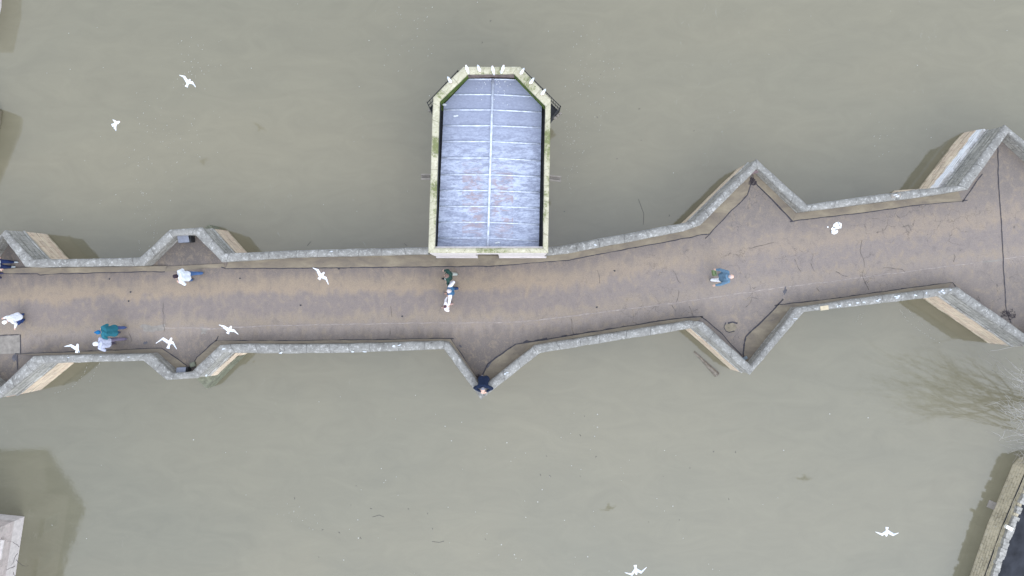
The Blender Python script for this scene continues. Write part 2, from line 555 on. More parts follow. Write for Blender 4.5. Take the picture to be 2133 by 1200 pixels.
M['chcoping'] = mat_chapel_coping()
M['chwall'] = mat_masonry('chapel_masonry', (.38, .35, .28), (.34, .29, .21), -1.2)
M['lead'] = mat_lead()
M['roll'] = mat_plain('lead_roll', (.46, .50, .58), 0.55, 0.4, 0.3, 7, 0.2)
M['moss'] = mat_moss()
M['gutter'] = mat_plain('gutter_black', (.022, .024, .026), 0.8, 0.3, 0.4, 5)  # near-black tone for the gutter, long parapet insides and balcony floor
M['silt'] = mat_plain('roof_silt', (.15, .12, .11), 0.9, 0.2, 0.4, 6, 0.3)
M['lime'] = mat_plain('white_limestone', (.52, .48, .46), 0.85, 0.2, 0.15, 6, 0.3)
M['iron'] = mat_plain('black_iron', (.02, .021, .023), 0.5, 0.4, 0.3, 9)
M['wood'] = mat_plain('old_timber', (.16, .14, .115), 0.85, 0.2, 0.4, 9, 0.4)
M['dropping'] = mat_plain('bird_dropping', (.48, .51, .53), 0.9, 0.2, 0.2, 20)
M['boxgrey'] = mat_plain('galvanised_sheet', (.15, .16, .19), 0.6, 0.3, 0.15, 6)
M['leaf'] = mat_plain('dead_leaves', (.05, .042, .045), 0.9, 0.2, 0.7, 30, 0.5)
M['paint'] = mat_plain('white_paint', (.80, .82, .82), 0.6, 0.3, 0.06, 8)
M['foam'] = mat_plain('foam', (.33, .325, .29), 0.9, 0.2, 0.2, 3)
M['gull'] = mat_plain('white_feather', (.68, .69, .70), 0.8, 0.2, 0.03, 6)
M['gullgrey'] = mat_plain('grey_feather', (.50, .55, .62), 0.8, 0.2, 0.05, 6)
M['beak'] = mat_plain('red_beak', (.30, .10, .06), 0.5, 0.4, 0.1, 9)
M['twig'] = mat_plain('pale_twig', (.34, .325, .295), 0.9, 0.2, 0.2, 9)
M['bark'] = mat_plain('pale_bark', (.27, .25, .225), 0.9, 0.2, 0.3, 9, 0.3)
M['ground'] = mat_plain('dark_yard', (.028, .030, .036), 0.9, 0.2, 0.5, 1.2, 0.3)
M['glass'] = mat_plain('window_glass', (.02, .024, .03), 0.1, 0.5, 0.1, 3)
M['frame'] = mat_plain('white_joinery', (.7, .68, .62), 0.6, 0.3, 0.06, 5)
M['slate'] = mat_plain('roof_slate', (.10, .10, .105), 0.8, 0.3, 0.3, 4, 0.3)
M['door'] = mat_plain('oak_door', (.07, .05, .035), 0.7, 0.3, 0.3, 8, 0.2)
M['riverbrick'] = mat_brick('river_wall_stone', (.36, .315, .22), (.45, .395, .285), (.20, .18, .13), 0.34, 0.13)
M['housebrick'] = mat_brick('house_brick', (.36, .30, .29), (.46, .40, .38), (.40, .38, .35), 0.26, 0.08)

# ------------------------------------------------------------------ water and banks
tag(mk('water', [(-900, -900, WATER), (900, -900, WATER), (900, 900, WATER), (-900, 900, WATER)], [(0, 1, 2, 3)], M['water']), kind='structure')

# ------------------------------------------------------------------ parapet paths: (outer edge, inner edge) of the coping
N1 = [((-200, 549), (-200, 565)), ((-52, 545), (-46, 561)), ((10, 479), (2, 491)), ((66, 540), (50, 555.5)), ((135, 539.5), (84, 557)),
      ((289, 537), (298, 553.5)), ((352, 478.5), (363, 491)), ((419, 473.5), (404.5, 489)), ((467, 527.5), (461.5, 546)),
      ((600, 521.7), (600, 537)), ((750, 518), (750, 533)), ((892, 515), (892, 529.5))]
N2 = [((1137, 516), (1137, 533)), ((1180, 510.5), (1183, 527.5)), ((1290, 490), (1293, 507)), ((1420, 465.5), (1425, 481.5)),
      ((1445, 460), (1460, 469)), ((1577, 331), (1578.5, 350)), ((1682, 426), (1672, 441)), ((1800, 409), (1800, 425)),
      ((1936, 391.5), (1936, 408)), ((1997, 386), (2018, 394.5)), ((2095, 259.5), (2102, 277)), ((2200, 345), (2188, 358)), ((2320, 330), (2320, 346))]
S1 = [((-200, 770), (-200, 754)), ((-75, 762), (-82, 747)), ((-3, 831), (-3, 808)), ((85, 759.5), (67.5, 742.5)), ((142, 756), (142, 740)),
      ((297, 752), (312, 737)), ((345, 792.5), (358, 777.5)), ((411, 788.5), (397, 776)), ((466, 735), (457, 719)), ((500, 735.5), (485, 717)),
      ((600, 736.5), (600, 717.5)), ((750, 734.5), (750, 716)), ((918, 727.5), (918, 711)), ((925, 728), (934, 713.5)), ((1002, 832.5), (1003.5, 808)),
      ((1125, 735.5), (1114, 720)), ((1220, 720), (1220, 702.5)), ((1320, 704), (1320, 687)), ((1430, 686), (1437, 668.5)), ((1452, 683), (1464, 671)),
      ((1563, 781), (1565, 761)), ((1676, 650), (1660, 641)), ((1800, 636), (1800, 620.5)), ((1933, 620.5), (1933, 604)), ((1983, 612), (1997, 598.5)),
      ((2148, 724), (2152, 706)), ((2240, 640), (2228, 628)), ((2330, 625), (2330, 609))]
# spans (start px, end px) measured on the outer edge; elsewhere the wall stands on a pier
SPANS_N = [(110, 270), (500, 880), (1165, 1400), (1715, 1930)]
SPANS_S = [(140, 280), (505, 900), (1150, 1405), (1700, 1920)]
BATTER_N = {(-60, 110): 0.0, (270, 500): 0.08, (1400, 1715): 0.0, (1930, 2210): 0.26}
BATTER_S = {(-90, 140): 0.0, (280, 505): 0.16, (900, 1150): 0.0, (1405, 1700): 0.05, (1920, 2250): 0.0}


def arch_z(px, spans):
    for a, b in spans:
        if a < px < b:
            s = (px - a) / (b - a) * 2 - 1
            return -0.62 - 1.5 * (abs(s) ** 2.4)
    return -3.6


def rings_from(pairs, zt, step=0.42, jit=0.012):
    out = []
    wo = [P(*p[0], zt) for p in pairs]; wi = [P(*p[1], zt) for p in pairs]
    u = 0.0
    for i in range(len(pairs) - 1):
        L = ((wo[i + 1] + wi[i + 1]) / 2 - (wo[i] + wi[i]) / 2).length
        n = max(1, int(round(L / step)))
        for k in range(n + (1 if i == len(pairs) - 2 else 0)):
            t = k / n
            o = wo[i].lerp(wo[i + 1], t); q = wi[i].lerp(wi[i + 1], t)
            px = pairs[i][0][0] + (pairs[i + 1][0][0] - pairs[i][0][0]) * t
            out.append([o, q, u + L * t, px, k == 0])
        u += L
    for r in out:
        a = (r[0] - r[1]).normalized()
        r[0] = r[0] + a * random.uniform(-jit, jit)
        r[1] = r[1] + a * random.uniform(-jit, jit)
    return out


def loft(name, rings, mat, parent, closed_loop=False, cap=True):
    """rings: list of lists of (point, uv)"""
    n = len(rings[0])
    vs = [p for r in rings for p, _ in r]
    uvs = [q for r in rings for _, q in r]
    fs = []
    R = len(rings)
    for i in range(R if closed_loop else R - 1):
        j = (i + 1) % R
        for k in range(n - 1):
            fs.append((i * n + k, i * n + k + 1, j * n + k + 1, j * n + k))
    if cap and not closed_loop:
        fs.append(tuple(range(n))); fs.append(tuple((R - 1) * n + k for k in range(n))[::-1])
    return mk(name, vs, fs, mat, parent, uvs)


def coping_and_wall(pairs, parent, spans, batter, zt=ZC):
    rs = rings_from(pairs, zt)
    prof = [(0.06, -.17), (0, -.165), (0, -.075), (.10, -.03), (.26, -.004), (.5, .006), (.74, -.004), (.90, -.03), (1, -.075), (1, -.165), (.94, -.17), (0.06, -.17)]
    cop = []
    for o, q, u, px, corner in rs:
        dz = random.uniform(-.008, .008)
        row = []
        for s, z in prof:
            p = o.lerp(q, s); p.z = zt + z + dz
            row.append((p, (u, s)))
        cop.append(row)
    wall, inner = [], []
    for o, q, u, px, corner in rs:
        a = (o - q).normalized()
        w = o.lerp(q, 0.09)
        bt = 0.0
        for (x0, x1), bb in batter.items():
            if x0 < px < x1: bt = bb
        zb = arch_z(px, spans)
        row = []
        zl = -0.62 if zb > -3 else zb
        cols = [(zt - .168, 0.0), (0.1, .02), (-0.28, .03), (-0.30, .09), (-0.39, .09), (-0.395, -.06), (-0.475, -.06), (-0.48, .05 + bt * .4)]
        if zb < -3: cols += [(-1.1, .045 + bt * .7), (-1.9, .045 + bt), (-3.6, .05 + bt)]
        else: cols += [(-.5, .045), (max(zb, -2.2), .045), (max(zb, -2.2) - .002, .04)]
        for z, off in cols:
            p = w + a * off; p.z = z
            jj = noise.noise(Vector((p.x * 2.3, p.y * 2.3, z * 4))) * .012
            row.append((p + a * jj, (u, z)))
        wall.append(row)
        k = o.lerp(q, 0.93)
        inner.append([(Vector((k.x, k.y, zt - .168)), (u, zt)), (Vector((k.x, k.y, .3)), (u, .3)), (Vector((k.x, k.y, -.25)), (u, -.25))])
    wobj = loft('parapet_wall', wall, M['masonry'], parent, cap=False)
    loft('coping', cop, M['coping'], wobj, cap=True)
    loft('inner_face', inner, M['inner'], wobj, cap=False)
    return rs


bridge = empty('stone_bridge', (0, 0, 0), 'long grey stone footbridge with pointed refuges crossing the brown river', 'bridge')
rN1 = coping_and_wall(N1, bridge, SPANS_N, BATTER_N)
rN2 = coping_and_wall(N2, bridge, SPANS_N, BATTER_N)
rS = coping_and_wall(S1, bridge, SPANS_S, BATTER_S)


def path_at(rs, px):
    best = min(rs, key=lambda r: abs(r[3] - px))
    return best[0].lerp(best[1], .12)


for (a, b), (c, d) in zip(SPANS_N, SPANS_S):
    vs, fs = [], []
    rn = rN1 if b < 1000 else rN2
    K = 24
    for k in range(K + 1):
        t = k / K
        z = -0.63 - 1.5 * (abs(2 * t - 1) ** 2.4)
        p, q = path_at(rn, a + (b - a) * t), path_at(rS, c + (d - c) * t)
        vs += [(p.x, p.y, z), (q.x, q.y, z)]
    fs = [(2 * k, 2 * k + 1, 2 * k + 3, 2 * k + 2) for k in range(K)]
    mk('arch_soffit', vs, fs, M['soffit'], bridge)

# triangular lower cutwaters of the flat-fronted refuge and the worn stone toes of the others
def cutwater(pts, z0, z1, mat):
    m = MB()
    poly = [P(*p, WATER) for p in pts]
    c = sum(poly, Vector()) / len(poly)
    n = len(poly)
    vs = [(p.x, p.y, z0) for p in poly] + [(p.x + (c.x - p.x) * .06, p.y + (c.y - p.y) * .06, z1) for p in poly]
    m.add(vs, [tuple(range(n))[::-1], tuple(range(n, 2 * n))] + [(i, (i + 1) % n, n + (i + 1) % n, n + i) for i in range(n)])
    o = m.build('cutwater', mat, bridge)
    return o


cutwater([(512, 525), (476, 488), (452, 470), (420, 492), (390, 525)], -3.6, -1.0, M['cutgreen'])
cutwater([(515, 737), (476, 776), (447, 806), (425, 784), (385, 737)], -3.6, -1.0, M['cutgreen'])
cutwater([(137, 541), (99, 503), (62, 493), (30, 500), (20, 541)], -3.6, -0.9, M['masonry'])
cutwater([(142, 757), (106, 795), (88, 810), (45, 822), (20, 812), (30, 757)], -3.6, -0.9, M['masonry'])

# ------------------------------------------------------------------ roadway
deck_poly = []
for rs in (rN1, rN2):
    deck_poly += [r[0].lerp(r[1], .5) for r in rs]
top = [Vector((p.x, p.y, 0)) for p in deck_poly]
bot = [Vector((r[0].lerp(r[1], .5).x, r[0].lerp(r[1], .5).y, 0)) for r in rS][::-1]


def fill(name, loop, mat, parent, z=None):
    bm = bmesh.new()
    vs = [bm.verts.new((p.x, p.y, p.z if z is None else z)) for p in loop]
    es = [bm.edges.new((vs[i], vs[(i + 1) % len(vs)])) for i in range(len(vs))]
    bmesh.ops.triangle_fill(bm, edges=es, use_beauty=True, use_dissolve=False)
    for f in bm.faces:
        if f.normal.z < 0: f.normal_flip()
    me = bpy.data.meshes.new(name)
    bm.to_mesh(me); bm.free()
    return link_mesh(name, me, mat, parent)


# door alcove: the roadway surface runs a little under the chapel front
road = tag(fill('roadway', top + bot, M['deck'], None), kind='structure')

FIL = [
    ([(-200, 574), (9, 570), (78, 570), (84, 573), (130, 570), (320, 565.5), (344, 565.5)], [(-200, 565), (-46, 561), (50, 555.5), (84, 557), (298, 553.5), (330, 553)]),
    ([(469, 559.5), (600, 559), (750, 557.5), (880, 556), (1030, 554.5), (1120, 547), (1180, 542.7), (1300, 520), (1400, 501.5), (1476, 486.7)],
     [(461.5, 545), (600, 536), (750, 532), (892, 528.5), (1137, 532), (1183, 526.5), (1293, 506), (1425, 480.5), (1460, 468)]),
    ([(1476, 489), (1496, 467.5), (1524.5, 439), (1557, 406), (1563, 385)], [(1459, 468), (1573, 353)]),
    ([(1572.5, 380.5), (1600, 408), (1650.5, 460)], [(1579, 350), (1673, 440)]),
    ([(1650.5, 460), (1800, 443), (1900, 428.7), (2005, 420)], [(1673, 440), (1800, 424), (1936, 407), (2018, 394)]),
    ([(31.5, 737), (150, 733), (320, 726), (337, 725.5)], [(60, 744), (142, 741), (312, 738)]),
    ([(337, 725.5), (389.5, 761)], [(311, 738), (357, 778)]),
    ([(404.5, 755), (410.5, 743.5), (451, 709)], [(397, 777), (457, 720)]),
    ([(451, 709), (600, 710), (750, 708), (918, 705), (939, 706)], [(457, 720), (485, 718), (600, 718.5), (750, 717), (918, 712), (934, 714.5)]),
    ([(939, 706), (970.5, 752), (990, 783.5)], [(933, 714.5), (1003, 809)]),
    ([(1006.5, 779), (1015.5, 758), (1027.5, 750), (1072.5, 717.5)], [(1004, 809), (1115, 721)]),
    ([(1072.5, 717.5), (1117.5, 711), (1220, 694), (1400, 665), (1462, 659.5)], [(1115, 721), (1220, 703.5), (1320, 688), (1437, 669.5), (1462, 671)]),
    ([(1548.5, 731), (1553, 701), (1601, 656), (1622, 634)], [(1565, 763), (1661, 642)]),
    ([(1622, 635), (1720, 624.5), (1850, 606), (1984, 588)], [(1661, 642), (1800, 621.5), (1933, 605), (1996, 599)]),
]
for jn, wl in FIL:
    a = []
    for i in range(len(jn) - 1):
        p, q = P(*jn[i]), P(*jn[i + 1])
        n = max(1, int((q - p).length / 0.4))
        for k in range(n):
            r = p.lerp(q, k / n)
            a.append(Vector((r.x + random.uniform(-.012, .012), r.y + random.uniform(-.012, .012), .008)))
    a.append(P(*jn[-1], .008))
    b = []
    for i in range(len(wl)):
        w = P(*wl[i], ZC)
        b.append(Vector((w.x, w.y, .075)))
    fill('edge_fillet', a + b[::-1], M['fillet'], road)
# pale strip across the mouth of the flat-fronted refuge
fill('edge_fillet', [P(306, 557, .03), P(390, 553, .03), P(466, 549, .03), P(469, 556.5, .01), P(415, 560, .01), P(344, 566, .01), P(306, 567, .01)], M['fillet'], road)


def ribbon(name, pts, w, z, mat, parent, step=0.12, jit=0.35, wav=0.02):
    pts = [P(*p) for p in pts]
    line = []
    for i in range(len(pts) - 1):
        n = max(1, int((pts[i + 1] - pts[i]).length / step))
        for k in range(n + (i == len(pts) - 2)):
            line.append((pts[i].lerp(pts[i + 1], k / n), (pts[i + 1] - pts[i]).normalized()))
    vs = []
    for p, t in line:
        nrm = Vector((-t.y, t.x, 0))
        c = p + nrm * wav * noise.noise(p * 2.3) * 1.6
        hw = w / 2 * (1 + jit * noise.noise(p * 7.1) * 1.6)
        vs += [(c.x + nrm.x * hw, c.y + nrm.y * hw, z), (c.x - nrm.x * hw, c.y - nrm.y * hw, z)]
    fs = [(2 * k, 2 * k + 1, 2 * k + 3, 2 * k + 2) for k in range(len(line) - 1)]
    return mk(name, vs, fs, mat, parent)


JOINTS = [
    [(-200, 574), (9, 570), (78, 570), (84, 573), (130, 570), (320, 565.5), (344, 565.5)],
    [(461, 556), (469, 559.5), (600, 559), (750, 557.5), (880, 556), (1030, 554.5), (1120, 547), (1180, 542.7), (1300, 520), (1400, 501.5), (1476, 486.7)],
    [(1469, 497), (1496, 467.5), (1524.5, 439), (1557, 406), (1563, 385), (1566, 376)],
    [(1572.5, 380.5), (1600, 408), (1650.5, 460)],
    [(1645, 461), (1800, 443), (1900, 428.7), (2015, 417)],
    [(2004, 421), (2025, 392), (2046, 362)],
    [(31.5, 737), (150, 733), (320, 726), (337, 725.5)], [(337, 725.5), (389.5, 761)],
    [(37, 739), (36, 770)],
    [(402, 760), (404.5, 755), (410.5, 743.5), (451, 709), (455, 700)],
    [(448, 710), (600, 710), (750, 708), (918, 705), (945, 705)], [(939, 706), (970.5, 752), (990, 783.5), (996, 790)],
    [(1004, 788), (1006.5, 779), (1015.5, 758), (1027.5, 750), (1072.5, 717.5), (1117.5, 711), (1220, 694), (1400, 665), (1464, 659)],
    [(1460, 658), (1500, 692), (1545, 741)],
    [(1548, 740), (1548.5, 731), (1553, 701), (1601, 656), (1631, 623)], [(1613, 636), (1720, 624.5), (1850, 606), (1984, 588), (1990, 597)],
    [(2076, 300), (2078, 316), (2080, 384), (2086, 470), (2090.6, 560), (2096, 652), (2106, 672)],
    [(0, 698.5), (43, 697), (43.5, 736)],
]
for i, j in enumerate(JOINTS):
    ribbon('tar_joint', j, 0.038 if i not in (12, 14, 3) else 0.06, .013, M['tar'], road)
# wide smears of tar where the joint was overfilled
ribbon('tar_joint', [(1090, 714), (1117.5, 711), (1140, 707)], 0.13, .016, M['tar'], road, jit=.8)
ribbon('tar_joint', [(1170, 702.5), (1182, 700.5)], 0.12, .017, M['tar'], road, jit=.7)
# thin seam of the old carriageway edge
M['seam'] = mat_plain('pale_seam', (.25, .215, .19), 0.9, 0.2, 0.3, 5)
ribbon('seam', [(335, 683), (460, 684), (560, 679), (800, 674), (1010, 672), (1090, 670), (1180, 660), (1400, 632), (1640, 597), (1733, 586), (2087, 540), (2200, 525)], 0.035, .005, M['seam'], road, jit=.5)
ribbon('seam', [(430, 686), (510, 680)], 0.03, .006, M['seam'], road)
ribbon('seam', [(2048, 546), (2088, 541)], 0.07, .007, M['concrete'], road)
# hairline cracks that can be followed by eye
CR = [[(1796, 500), (1794, 520), (1797, 540), (1799, 552), (1798, 572), (1804, 590), (1809, 604)],
      [(1188, 664), (1190, 676), (1193, 698)], [(1411, 607), (1412, 618), (1411, 630)], [(1401, 635), (1405, 649)], [(1436, 637), (1440, 652), (1443, 660)],
      [(1840, 560), (1858, 557), (1880, 561), (1886, 565)], [(1552, 640), (1562, 630), (1566, 620), (1578, 622)], [(1655, 540), (1662, 556), (1668, 566)],
      [(1690, 548), (1696, 566)], [(1740, 568), (1752, 572), (1766, 574)], [(1244, 563), (1248, 578), (1250, 590)], [(1400, 566), (1412, 582), (1418, 590)],
      [(1560, 515), (1582, 512), (1600, 508), (1612, 503)], [(815, 637), (816, 660)], [(813, 684), (810, 700)], [(1880, 470), (1893, 468), (1895, 482)],
      [(1700, 600), (1708, 606)], [(1985, 545), (1990, 535), (1988, 530)], [(270, 691), (272, 712)], [(340, 632), (343, 690)]]
M['hair'] = mat_plain('hairline_crack', (.085, .074, .068), .9, .2, .3, 12)
for c in CR: ribbon('crack', c, 0.016, .0075, M['hair'], road, step=.06, jit=.8, wav=.07)


def blob(name, cx, cy, rx, ry, z, mat, parent, rough=.3, n=26, rot=0, seed=0):
    loop = []
    for k in range(n):
        an = 2 * math.pi * k / n
        r = 1 + rough * noise.noise(Vector((math.cos(an) * 1.7 + seed, math.sin(an) * 1.7, seed * .37)))
        r += rough * .5 * noise.noise(Vector((math.cos(an) * 5 + seed, math.sin(an) * 5, seed)))
        x, y = rx * r * math.cos(an), ry * r * math.sin(an)
        loop.append(P(cx + x * math.cos(rot) - y * math.sin(rot), cy + x * math.sin(rot) + y * math.cos(rot), z))
    return fill(name, loop, mat, parent)


fill('concrete_panel', [P(-60, 700, .004), P(43, 697, .004), P(43.5, 736, .004), P(-60, 740, .004)], M['concrete'], road)
blob('tar_patch', 1021, 761, 9, 6, .010, M['patch'], road, .6, seed=2, rot=-.5)
blob('tar_patch', 31, 746, 5, 8, .010, M['patch'], road, .5, seed=5)
blob('tar_patch', 959, 721, 4, 2, .006, M['patch'], road, .8, seed=9, rot=.7)
blob('tar_patch', 1635, 607, 3, 7, .006, M['patch'], road, .8, seed=11, rot=.2)
blob('tar_patch', 303, 714, 4, 3, .006, M['patch'], road, .6, seed=12)
blob('mud_patch', 1522, 683, 14, 10, .006, M['mud'], road, .25, seed=21)
ribbon('crack', [(1512, 672), (1508, 682), (1512, 690), (1519, 693), (1530, 690)], .05, .010, M['tar'], road, jit=.8)
ribbon('crack', [(1516, 673), (1526, 671), (1536, 674)], .06, .010, M['tar'], road, jit=.7)
blob('concrete_panel', 425, 678 + 12, 8, 8, .004, M['concrete'], road, .8, seed=31)
blob('concrete_panel', 320, 684, 22, 10, .004, M['concrete'], road, .8, seed=33)
for px, py in ((228, 581), (272, 608), (500, 580), (268, 627), (838, 659), (626, 636), (1273, 35), (706, 560), (1243, 640), (1280, 564), (1744, 630)):
    if py > 400: blob('stain', px, py, 2.2, 1.7, .009, M['tar'], road, .6, n=10, seed=px * .01)
# leaf litter in the refuge corners
def litter(name, cx, cy, r, n, label):
    m = MB()
    for k in range(n):
        a, d = random.uniform(0, 6.3), r * math.sqrt(random.random())
        p = P(cx, cy) + Vector((math.cos(a) * d, math.sin(a) * d * .7, .015 + .05 * random.random() * (1 - d / r)))
        s = random.uniform(.02, .05); t = random.uniform(0, 6.3)
        m.add([p + Vector((math.cos(t) * s, math.sin(t) * s, .008)), p + Vector((-math.sin(t) * s * .5, math.cos(t) * s * .5, 0)), p + Vector((-math.cos(t) * s, -math.sin(t) * s, .01)), p + Vector((math.sin(t) * s * .5, -math.cos(t) * s * .5, .004))], [(0, 1, 2, 3)])
    o = m.build(name, M['leaf'], None, fixn=False)
    return tag(o, label, 'leaves', kind='stuff')


litter('leaf_litter', 1566, 378, .24, 160, 'dark dead leaves heaped in the apex corner of the refuge')
litter('leaf_litter', 1557, 742, .20, 70, 'brown leaves in the lower refuge corner by the muddy patch')
litter('leaf_litter', 2100, 655, .35, 90, 'black leaves at the foot of the tarred expansion joint')
litter('leaf_litter', 996, 785, .16, 50, 'dark leaves beside the leaning person in the corner')

# white spill on the road
pm = MB()
def spill(cx, cy, rx, ry, seed, z):
    loop = []
    for k in range(28):
        an = 2 * math.pi * k / 28
        r = 1 + .45 * noise.noise(Vector((math.cos(an) * 2 + seed, math.sin(an) * 2, seed)))
        loop.append(P(cx + rx * r * math.cos(an), cy + ry * r * math.sin(an), z))
    pm.prism(loop, z - .012, z)
spill(1744, 470, 9, 7, 3.1, .020); spill(1738, 481, 6.5, 6, 7.7, .0225); spill(1749, 469, 4, 4.5, 1.2, .025); spill(1737, 476, 5, 3, 9.2, .0275); spill(1724.5, 473, 1.3, 1.6, 4, .018)
sp_o = tag(pm.build('paint_spill', M['paint'], None), 'blotchy white paint spill on the roadway near the upper parapet', 'paint spill')
for i, (px, py) in enumerate(((1749, 469), (1746, 464.5), (1739.5, 474.5), (1741, 479), (1736.5, 473.8), (1731.5, 483.5))):
    blob('bare_spot', px, py, 1.6, 1.4, .031, M['patch'], sp_o, .6, n=9, seed=i)

# droppings along the coping and pale replaced stones (marks on the bridge)
for i, (px, py) in enumerate(((1745, 638.5), (1750, 637), (1770, 634.5), (1786, 631), (1800, 630), (1828, 627), (1832, 624), (1866, 618.5), (1869, 621), (1872, 617), (1907, 615), (1930, 612), (1958, 608), (1962, 606), (1966, 610), (1980, 604), (1930, 609), (832, 719), (820, 721), (735, 733), (760, 733), (1052, 779), (1056, 776), (142, 741 + 4), (210, 743), (268, 744), (1658, 664), (1865, 406), (1869, 409), (1020, 525), (690, 524), (585, 735), (1240, 510), (430, 782), (466, 727))):
    blob('bird_dropping', px, py, random.uniform(1.8, 4.5), random.uniform(.9, 1.9), ZC + .02, M['dropping'], bridge, .9, n=14, seed=i * 1.3, rot=random.uniform(-.5, .3))
M['newstone'] = mat_plain('new_mortar', (.42, .36, .25), .9, .2, .12, 8, .3)
for (px, py, w, h, mm) in ((1717, 641.5, 17, 9, 'newstone'), (1866, 408, 20, 8, 'concrete')):
    m = MB()
    c = P(px, py, ZC)
    m.box((c.x, c.y, ZC + .004), (w * .02, h * .02, .03), .13)
    m.build('replaced_stone', M[mm], bridge)

# ------------------------------------------------------------------ chapel
chapel = empty('chapel', P(1022, 330, 0), 'small stone chapel with flat lead roof rising from the bridge pier', 'chapel')
ZT, ZR = 3.0, 2.32
RING = [((892, 526.5), (905.5, 517)), ((902.5, 202), (915.6, 210)), ((965.5, 139), (974, 153)), ((1083, 139), (1071, 152.5)), ((1147, 207), (1136, 219.5)), ((1141.5, 526.5), (1131, 517))]
rs = rings_from(RING + [RING[0]], ZT, .55, .008)[:-1]
prof = [(.05, -.14), (-.02, -.135), (-.02, -.03), (.12, 0), (.5, .015), (.88, 0), (1.02, -.03), (1.02, -.135), (.95, -.14), (.05, -.14)]
loft('coping', [[((lambda p: Vector((p.x, p.y, ZT + z)))(o.lerp(q, s)), (u, s)) for s, z in prof] for o, q, u, px, c in rs], M['chcoping'], chapel, closed_loop=True)
# outer walls west, apse and east: leave the bridge front for the doorway
body = rings_from(RING, ZT, .6, .0)
W = []
for o, q, u, px, c in body:
    a = (o - q).normalized(); k = o.lerp(q, .12)
    W.append([(Vector((k.x, k.y, ZT - .14)), (u, ZT)), (Vector((k.x, k.y, 1.2)), (u, 1.2)), (Vector((k.x + a.x * .05, k.y + a.y * .05, 1.15)), (u, 1.15)), (Vector((k.x + a.x * .06, k.y + a.y * .06, -3.6)), (u, -3.6))])
loft('outer_wall', W, M['chwall'], chapel, cap=False)
# inner face of the roof parapet: mossy on the apse, dark along the long sides
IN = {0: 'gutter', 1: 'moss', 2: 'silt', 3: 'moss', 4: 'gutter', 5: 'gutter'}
for i in range(6):
    a0, a1 = P(*RING[i][1], ZT), P(*RING[(i + 1) % 6][1], ZT)
    ca = P(1022, 330, ZT)
    n = 6
    vs = []
    for k in range(n + 1):
        p = a0.lerp(a1, k / n)
        p = p + (p - ca).normalized() * .012
        vs += [(p.x, p.y, ZT - .138), (p.x, p.y, ZR - .14)]
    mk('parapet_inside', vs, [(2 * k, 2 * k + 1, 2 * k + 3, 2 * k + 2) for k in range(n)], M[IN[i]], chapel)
gl = [Vector((P(*r[1], ZT).x, P(*r[1], ZT).y, ZR - .12)) for r in RING]
fill('gutter', gl, M['gutter'], chapel)
# moss lying in the apse gutter
def gpt(px, py, z): return P(px, py, z)
fill('gutter_moss', [gpt(913, 226, ZR - .10), gpt(926, 233, ZR - .06), gpt(981, 165, ZR - .06), gpt(974, 158, ZR - .10)], M['moss'], chapel)
fill('gutter_moss', [gpt(1072, 158, ZR - .10), gpt(1066, 163, ZR - .06), gpt(1123, 221, ZR - .06), gpt(1130, 214, ZR - .10)], M['moss'], chapel)
fill('gutter_silt', [gpt(980, 155, ZR - .07), gpt(978, 166, ZR - .05), gpt(1070, 166, ZR - .05), gpt(1068, 155, ZR - .07)], M['silt'], chapel)

# lead roof: two gentle slopes off a central roll
ZE, ZRI = ZR, ZR + .16
LE = [(924, 224), (974, 164)]
ridge_t, ridge_b = (1027, 164), (1016, 517)
left = [(911, 517), (924.5, 218), (976, 164), ridge_t, ridge_b]
right = [ridge_b, ridge_t, (1074, 165), (1128.5, 222), (1122.5, 517)]
zl = [ZE, ZE, ZE + .05, ZRI, ZRI]; zr = [ZRI, ZRI, ZE + .05, ZE, ZE]
lv = [P(a, b, z) for (a, b), z in zip(left, zl)] + [P(a, b, z) - Vector((0, 0, .12)) for (a, b), z in zip(left, zl)]
fsr = [(0, 1, 2, 3, 4), (9, 8, 7, 6, 5)] + [(i, i + 5, (i + 1) % 5 + 5, (i + 1) % 5) for i in range(5)]
roof = mk('lead_roof', lv, fsr, M['lead'], chapel)
rv = [P(a, b, z) for (a, b), z in zip(right, zr)] + [P(a, b, z) - Vector((0, 0, .12)) for (a, b), z in zip(right, zr)]
roof2 = mk('lead_roof', rv, fsr, M['lead'], chapel)
mb = MB(); mb.tube([P(*ridge_t, ZRI + .02), P(1022.5, 300, ZRI + .02), P(*ridge_b, ZRI + .02)], .05, 8)
mb.build('ridge_roll', M['roll'], chapel, True)
YR = [(165, 166), (197, 201), (229, 234), (262, 266), (295, 300), (329, 335), (364, 368), (397, 401), (430, 433), (463, 468), (496, 502)]
for yl, yr in YR:
    for side in (0, 1):
        y = yl
        xr_ = 1027 - 11.5 * (y - 164) / 353
        if side == 0:
            if y < 218: xl = 976 - (y - 164) / 54 * 51.5
            else: xl = 924.5 - (y - 218) / 299 * 13.5
            a, b = P(xl + 1, y, ZE + (.05 if y < 170 else .0) + .015), P(xr_, y, ZRI + .015)
        else:
            y2 = yr
            if y2 < 222: xl = 1074 + (y2 - 165) / 57 * 54.5
            else: xl = 1128.5 - (y2 - 222) / 295 * 6
            a, b = P(xr_, y, ZRI + .015), P(xl - 1, y2, ZE + (.05 if y < 170 else .0) + .015)
        mb = MB(); mb.tube([a, a.lerp(b, .5), b], .028, 6)
        mb.build('lead_roll', M['roll'], chapel, True)
